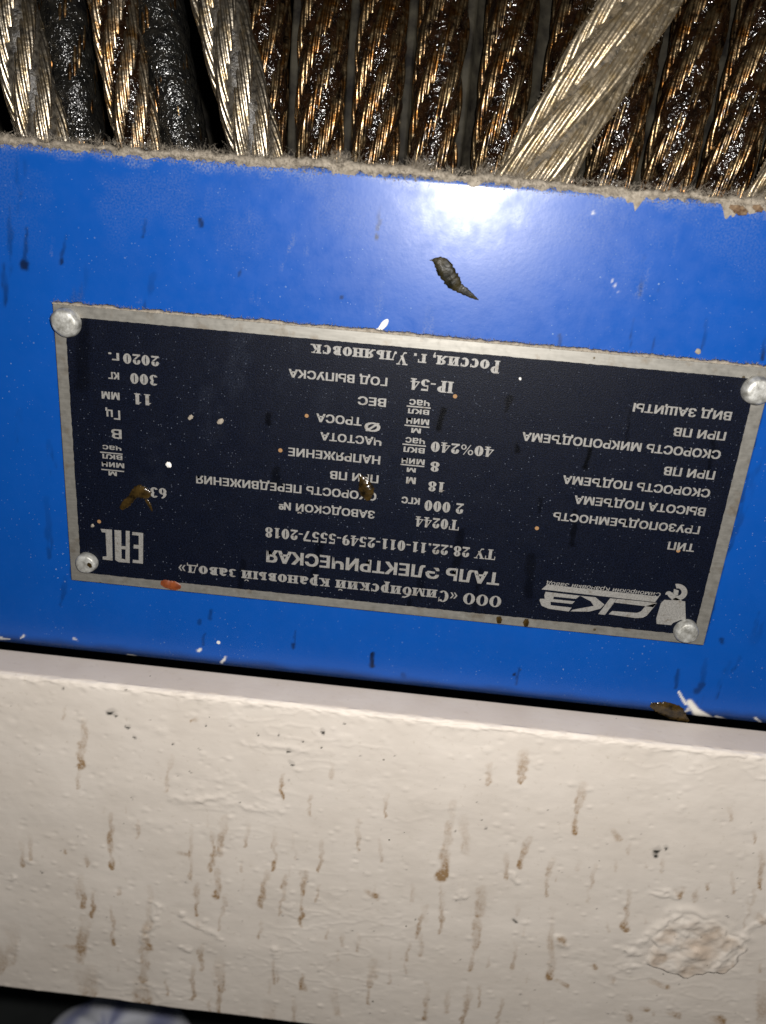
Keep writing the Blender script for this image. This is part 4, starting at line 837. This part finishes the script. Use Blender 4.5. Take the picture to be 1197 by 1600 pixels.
def on_cyl(x, y, R):
    """first meeting of a sight line with the cylinder of radius R round the drum axis -> (x, angle)"""
    d = ray(x, y); o = CAM
    a = d[1] ** 2 + d[2] ** 2; b = 2 * ((o[1] - YC) * d[1] + (o[2] - ZC) * d[2]); c = (o[1] - YC) ** 2 + (o[2] - ZC) ** 2 - R * R
    t = (-b - math.sqrt(b * b - 4 * a * c)) / (2 * a); p = o + t * d
    return p[0], math.atan2(p[2] - ZC, YC - p[1])
def rope(top, bot, layer, steel, grease, g_rad, g_noise, label, seed, th0=-38, th1=48, dusty=False, rr=RR, group='wraps of wire rope on the drum', sag=0.0):
    R = RC + layer
    (xa, ta), (xb, tb) = on_cyl(*top, R), on_cyl(*bot, R)
    th = np.radians(np.arange(th0, th1, 0.42)); n = len(th)
    slope = (xa - xb) / (ta - tb)
    X = xb + slope * (th - tb) + sag * np.sin((th - tb) / (ta - tb) * math.pi)
    C = np.stack([X, YC - R * np.cos(th), ZC + R * np.sin(th)], -1)
    Tn = np.gradient(C, axis=0); s = np.r_[0, np.cumsum(np.linalg.norm(np.diff(C, axis=0), axis=1))]; Tn /= np.linalg.norm(Tn, axis=1)[:, None]
    Nn = np.stack([np.zeros(n), -np.cos(th), np.sin(th)], -1); Nn -= Tn * (Nn * Tn).sum(1)[:, None]; Nn /= np.linalg.norm(Nn, axis=1)[:, None]
    Bn = np.cross(Tn, Nn)
    k = rr / 4.45; Rs, r0, rw = 2.97 * k, 1.10 * k, 0.377 * k
    root = empty('wire_rope', C[0]); tag(root, label, 'wire rope', group)
    r = np.random.default_rng(seed); ph0 = r.uniform(0, 6.28)
    lay = 58.0 * k; wlay = 21.5 * k
    m = 63; psi = np.linspace(0, 2 * math.pi, m + 1)[:-1]; al = (psi % (2 * math.pi / 9)) - math.pi / 9
    prof = r0 * np.cos(al) + np.sqrt(np.clip(rw ** 2 - (r0 * np.sin(al)) ** 2, 0.0004, None))
    for q in range(6):
        ph = ph0 + q * math.pi / 3 + 2 * math.pi * s / lay * HAND
        out = np.cos(ph)[:, None] * Nn + np.sin(ph)[:, None] * Bn
        S = C + Rs * out
        Ts = np.gradient(S, axis=0); Ts /= np.linalg.norm(Ts, axis=1)[:, None]
        O2 = out - Ts * (out * Ts).sum(1)[:, None]; O2 /= np.linalg.norm(O2, axis=1)[:, None]; B2 = np.cross(Ts, O2)
        a = psi[None, :] - HAND * (2 * math.pi * s / wlay)[:, None] + q
        V = S[:, None, :] + prof[None, :, None] * (np.cos(a)[..., None] * O2[:, None, :] + np.sin(a)[..., None] * B2[:, None, :])
        obj('strand', V, grid_faces(n, m, True), steel, root)
    # grease packed into the valleys between strands
    m2 = 60; aa = np.linspace(0, 2 * math.pi, m2 + 1)[:-1]
    nz = fbm((n, m2 + 1), s[-1] / 3.0, 9, seed + 500, 4)[:, :m2]; w_ = np.linspace(0, 1, m2); nz = nz * (1 - w_ ** 6) + np.roll(nz, 1, 1)[:, :1] * 0 + nz[:, :1] * w_ ** 6
    gr = g_rad * k + g_noise * nz
    V = C[:, None, :] + gr[..., None] * (np.cos(aa)[None, :, None] * Nn[:, None, :] + np.sin(aa)[None, :, None] * Bn[:, None, :])
    obj('grease_filling', V, grid_faces(n, m2, True), grease, root)
    if dusty:
        v, f = [], []; kk = 4200; ii = r.integers(0, n, kk); a = r.uniform(0, 6.28, kk)
        side = np.abs(np.sin(a)); keep = r.random(kk) < 0.25 + 0.75 * side; ii, a = ii[keep], a[keep]
        rad_ = rr * r.uniform(0.90, 1.0, len(ii))
        O = C[ii] + rad_[:, None] * (np.cos(a)[:, None] * Nn[ii] + np.sin(a)[:, None] * Bn[ii])
        grains(v, f, O, (0.04, 0.15), r)
        sel = r.random(len(ii)) < 0.30
        for p, c0 in zip(O[sel], C[ii][sel]):
            fibres(v, f, [p], (0.25, 0.8), 0.03, r, up=tuple((p - c0) / rr * 1.2))
        o = obj('dust_coat', np.array(v), fix_tris(f), DUST, root); o['kind'] = 'stuff'
    return root
HAND = 1
GW = 'dark greased wire rope wrap '
first = [((416, 0), (411, 250), 'tucked right beside the silver slanting wire rope'), ((510, 0), (499, 258), 'second to the right from the silver slanting ropes'),
         ((602, 0), (585, 265), 'just left of the one above the white glare'), ((697, 0), (674, 270), 'directly above the brightest glare on the blue cover'),
         ((803, 0), (772, 278), 'last one fully seen left of the dusty diagonal rope'), ((908, 0), (862, 285), 'mostly hidden under the dusty diagonal rope'),
         ((1003, 0), (948, 292), 'emerging from the right side of the dusty diagonal rope'), ((1101, 0), (1036, 297), 'second to the right of the dusty diagonal rope'),
         ((1198, 0), (1124, 304), 'at the right edge, ending by the dusty rope corner'), ((1296, 0), (1212, 312), 'mostly cut off by the right picture edge')]
for i, (tp, bt, lb) in enumerate(first):
    rope(tp, bt, 0.0, STEEL_GREASED, GREASE, 3.92, 0.45, GW + lb, 40 + i)
rope((100, 0), (128, 225), 3.0, STEEL_GREASED, GREASE_BLACK, 4.42, 0.25, 'black grease covered wire rope between leftmost silver rope and amber rope', 60)
rope((243, 0), (290, 240), 3.0, STEEL_GREASED, GREASE_BLACK, 4.42, 0.25, 'black grease covered wire rope right of the amber rope', 61)
rope((-92, 0), (-46, 200), 8.5, STEEL_BARE, GREASE, 3.75, 0.3, 'silver wire rope just showing at the lower left corner of the ropes', 62)
rope((16, 0), (70, 212), 8.5, STEEL_BARE, GREASE_GREY, 3.7, 0.3, 'silver grey slanting wire rope, leftmost whole one', 63)
rope((176, 0), (218, 225), 8.5, STEEL_AMBER, GREASE, 3.75, 0.32, 'amber stained slanting wire rope with golden brown wires', 64, rr=4.2)
rope((342, 0), (403, 240), 8.5, STEEL_BARE, GREASE_GREY, 3.65, 0.3, 'silver tan slanting wire rope beside the dark greased wraps', 65)
rope((1000, 0), (826, 285), 8.9, STEEL_DUSTY, GREASE_DUSTY, 3.45, 0.22, 'dusty tan wire rope crossing diagonally over the greased wraps', 66, th0=-26, th1=40, dusty=True, rr=6.25)
rope((1392, 0), (1218, 300), 8.9, STEEL_DUSTY, GREASE_DUSTY, 3.9, 0.25, 'dusty fuzzy wire rope showing only at the right corner above the cover', 67, th0=-26, th1=30, dusty=True, rr=5.0)

# ------------------------------------------------------------------ cloth bundle below the beam
def cloth():
    c = on_z(172, 1702, -262); n, m = 70, 90; v = []; stripe = []
    nz = fbm((n, m), 5, 10, 91, 3)
    for i in range(n):
        ph = math.pi * i / (n - 1)
        for j in range(m):
            a = 2 * math.pi * j / m
            fold = 1 + 0.05 * math.sin(7 * a + 2 * ph) * math.sin(ph) + 0.04 * nz[i, j] * math.sin(ph)
            rad = 31 * math.sin(ph) ** 0.9 * fold
            z = c[2] + 31 * math.cos(ph) * fold if ph < math.pi / 2 else c[2] + (FLOOR_Z + 1 - c[2]) * -math.cos(ph)
            X = rad * math.cos(a); v.append((c[0] + X, c[1] + rad * math.sin(a), z))
            stripe.append(0.5 + 0.5 * math.sin(X * 0.40 + 0.9 + 1.2 * nz[i, j]))
    m_ = Mat('striped_cloth'); s1, s2, s3 = m_.attr('marks')
    m_.set('Base Color', m_.mix(m_.ramp(s1, 0.25, 1.0), (0.84, 0.86, 0.95), (0.36, 0.39, 0.62))); m_.set('Roughness', 0.9)
    m_.set('Normal', m_.bump(m_.noise(0.8, 2), 0.1, 0.5))
    o = obj('cloth_bundle', np.array(v), grid_faces(n, m, True), m_.m, origin=(c[0], c[1], FLOOR_Z))
    st = np.array(stripe); paint(o, 'marks', np.stack([st, st, st], -1))
    tag(o, 'blurred white and blue striped cloth bundle on the dark floor below the beam', 'cloth')
cloth()
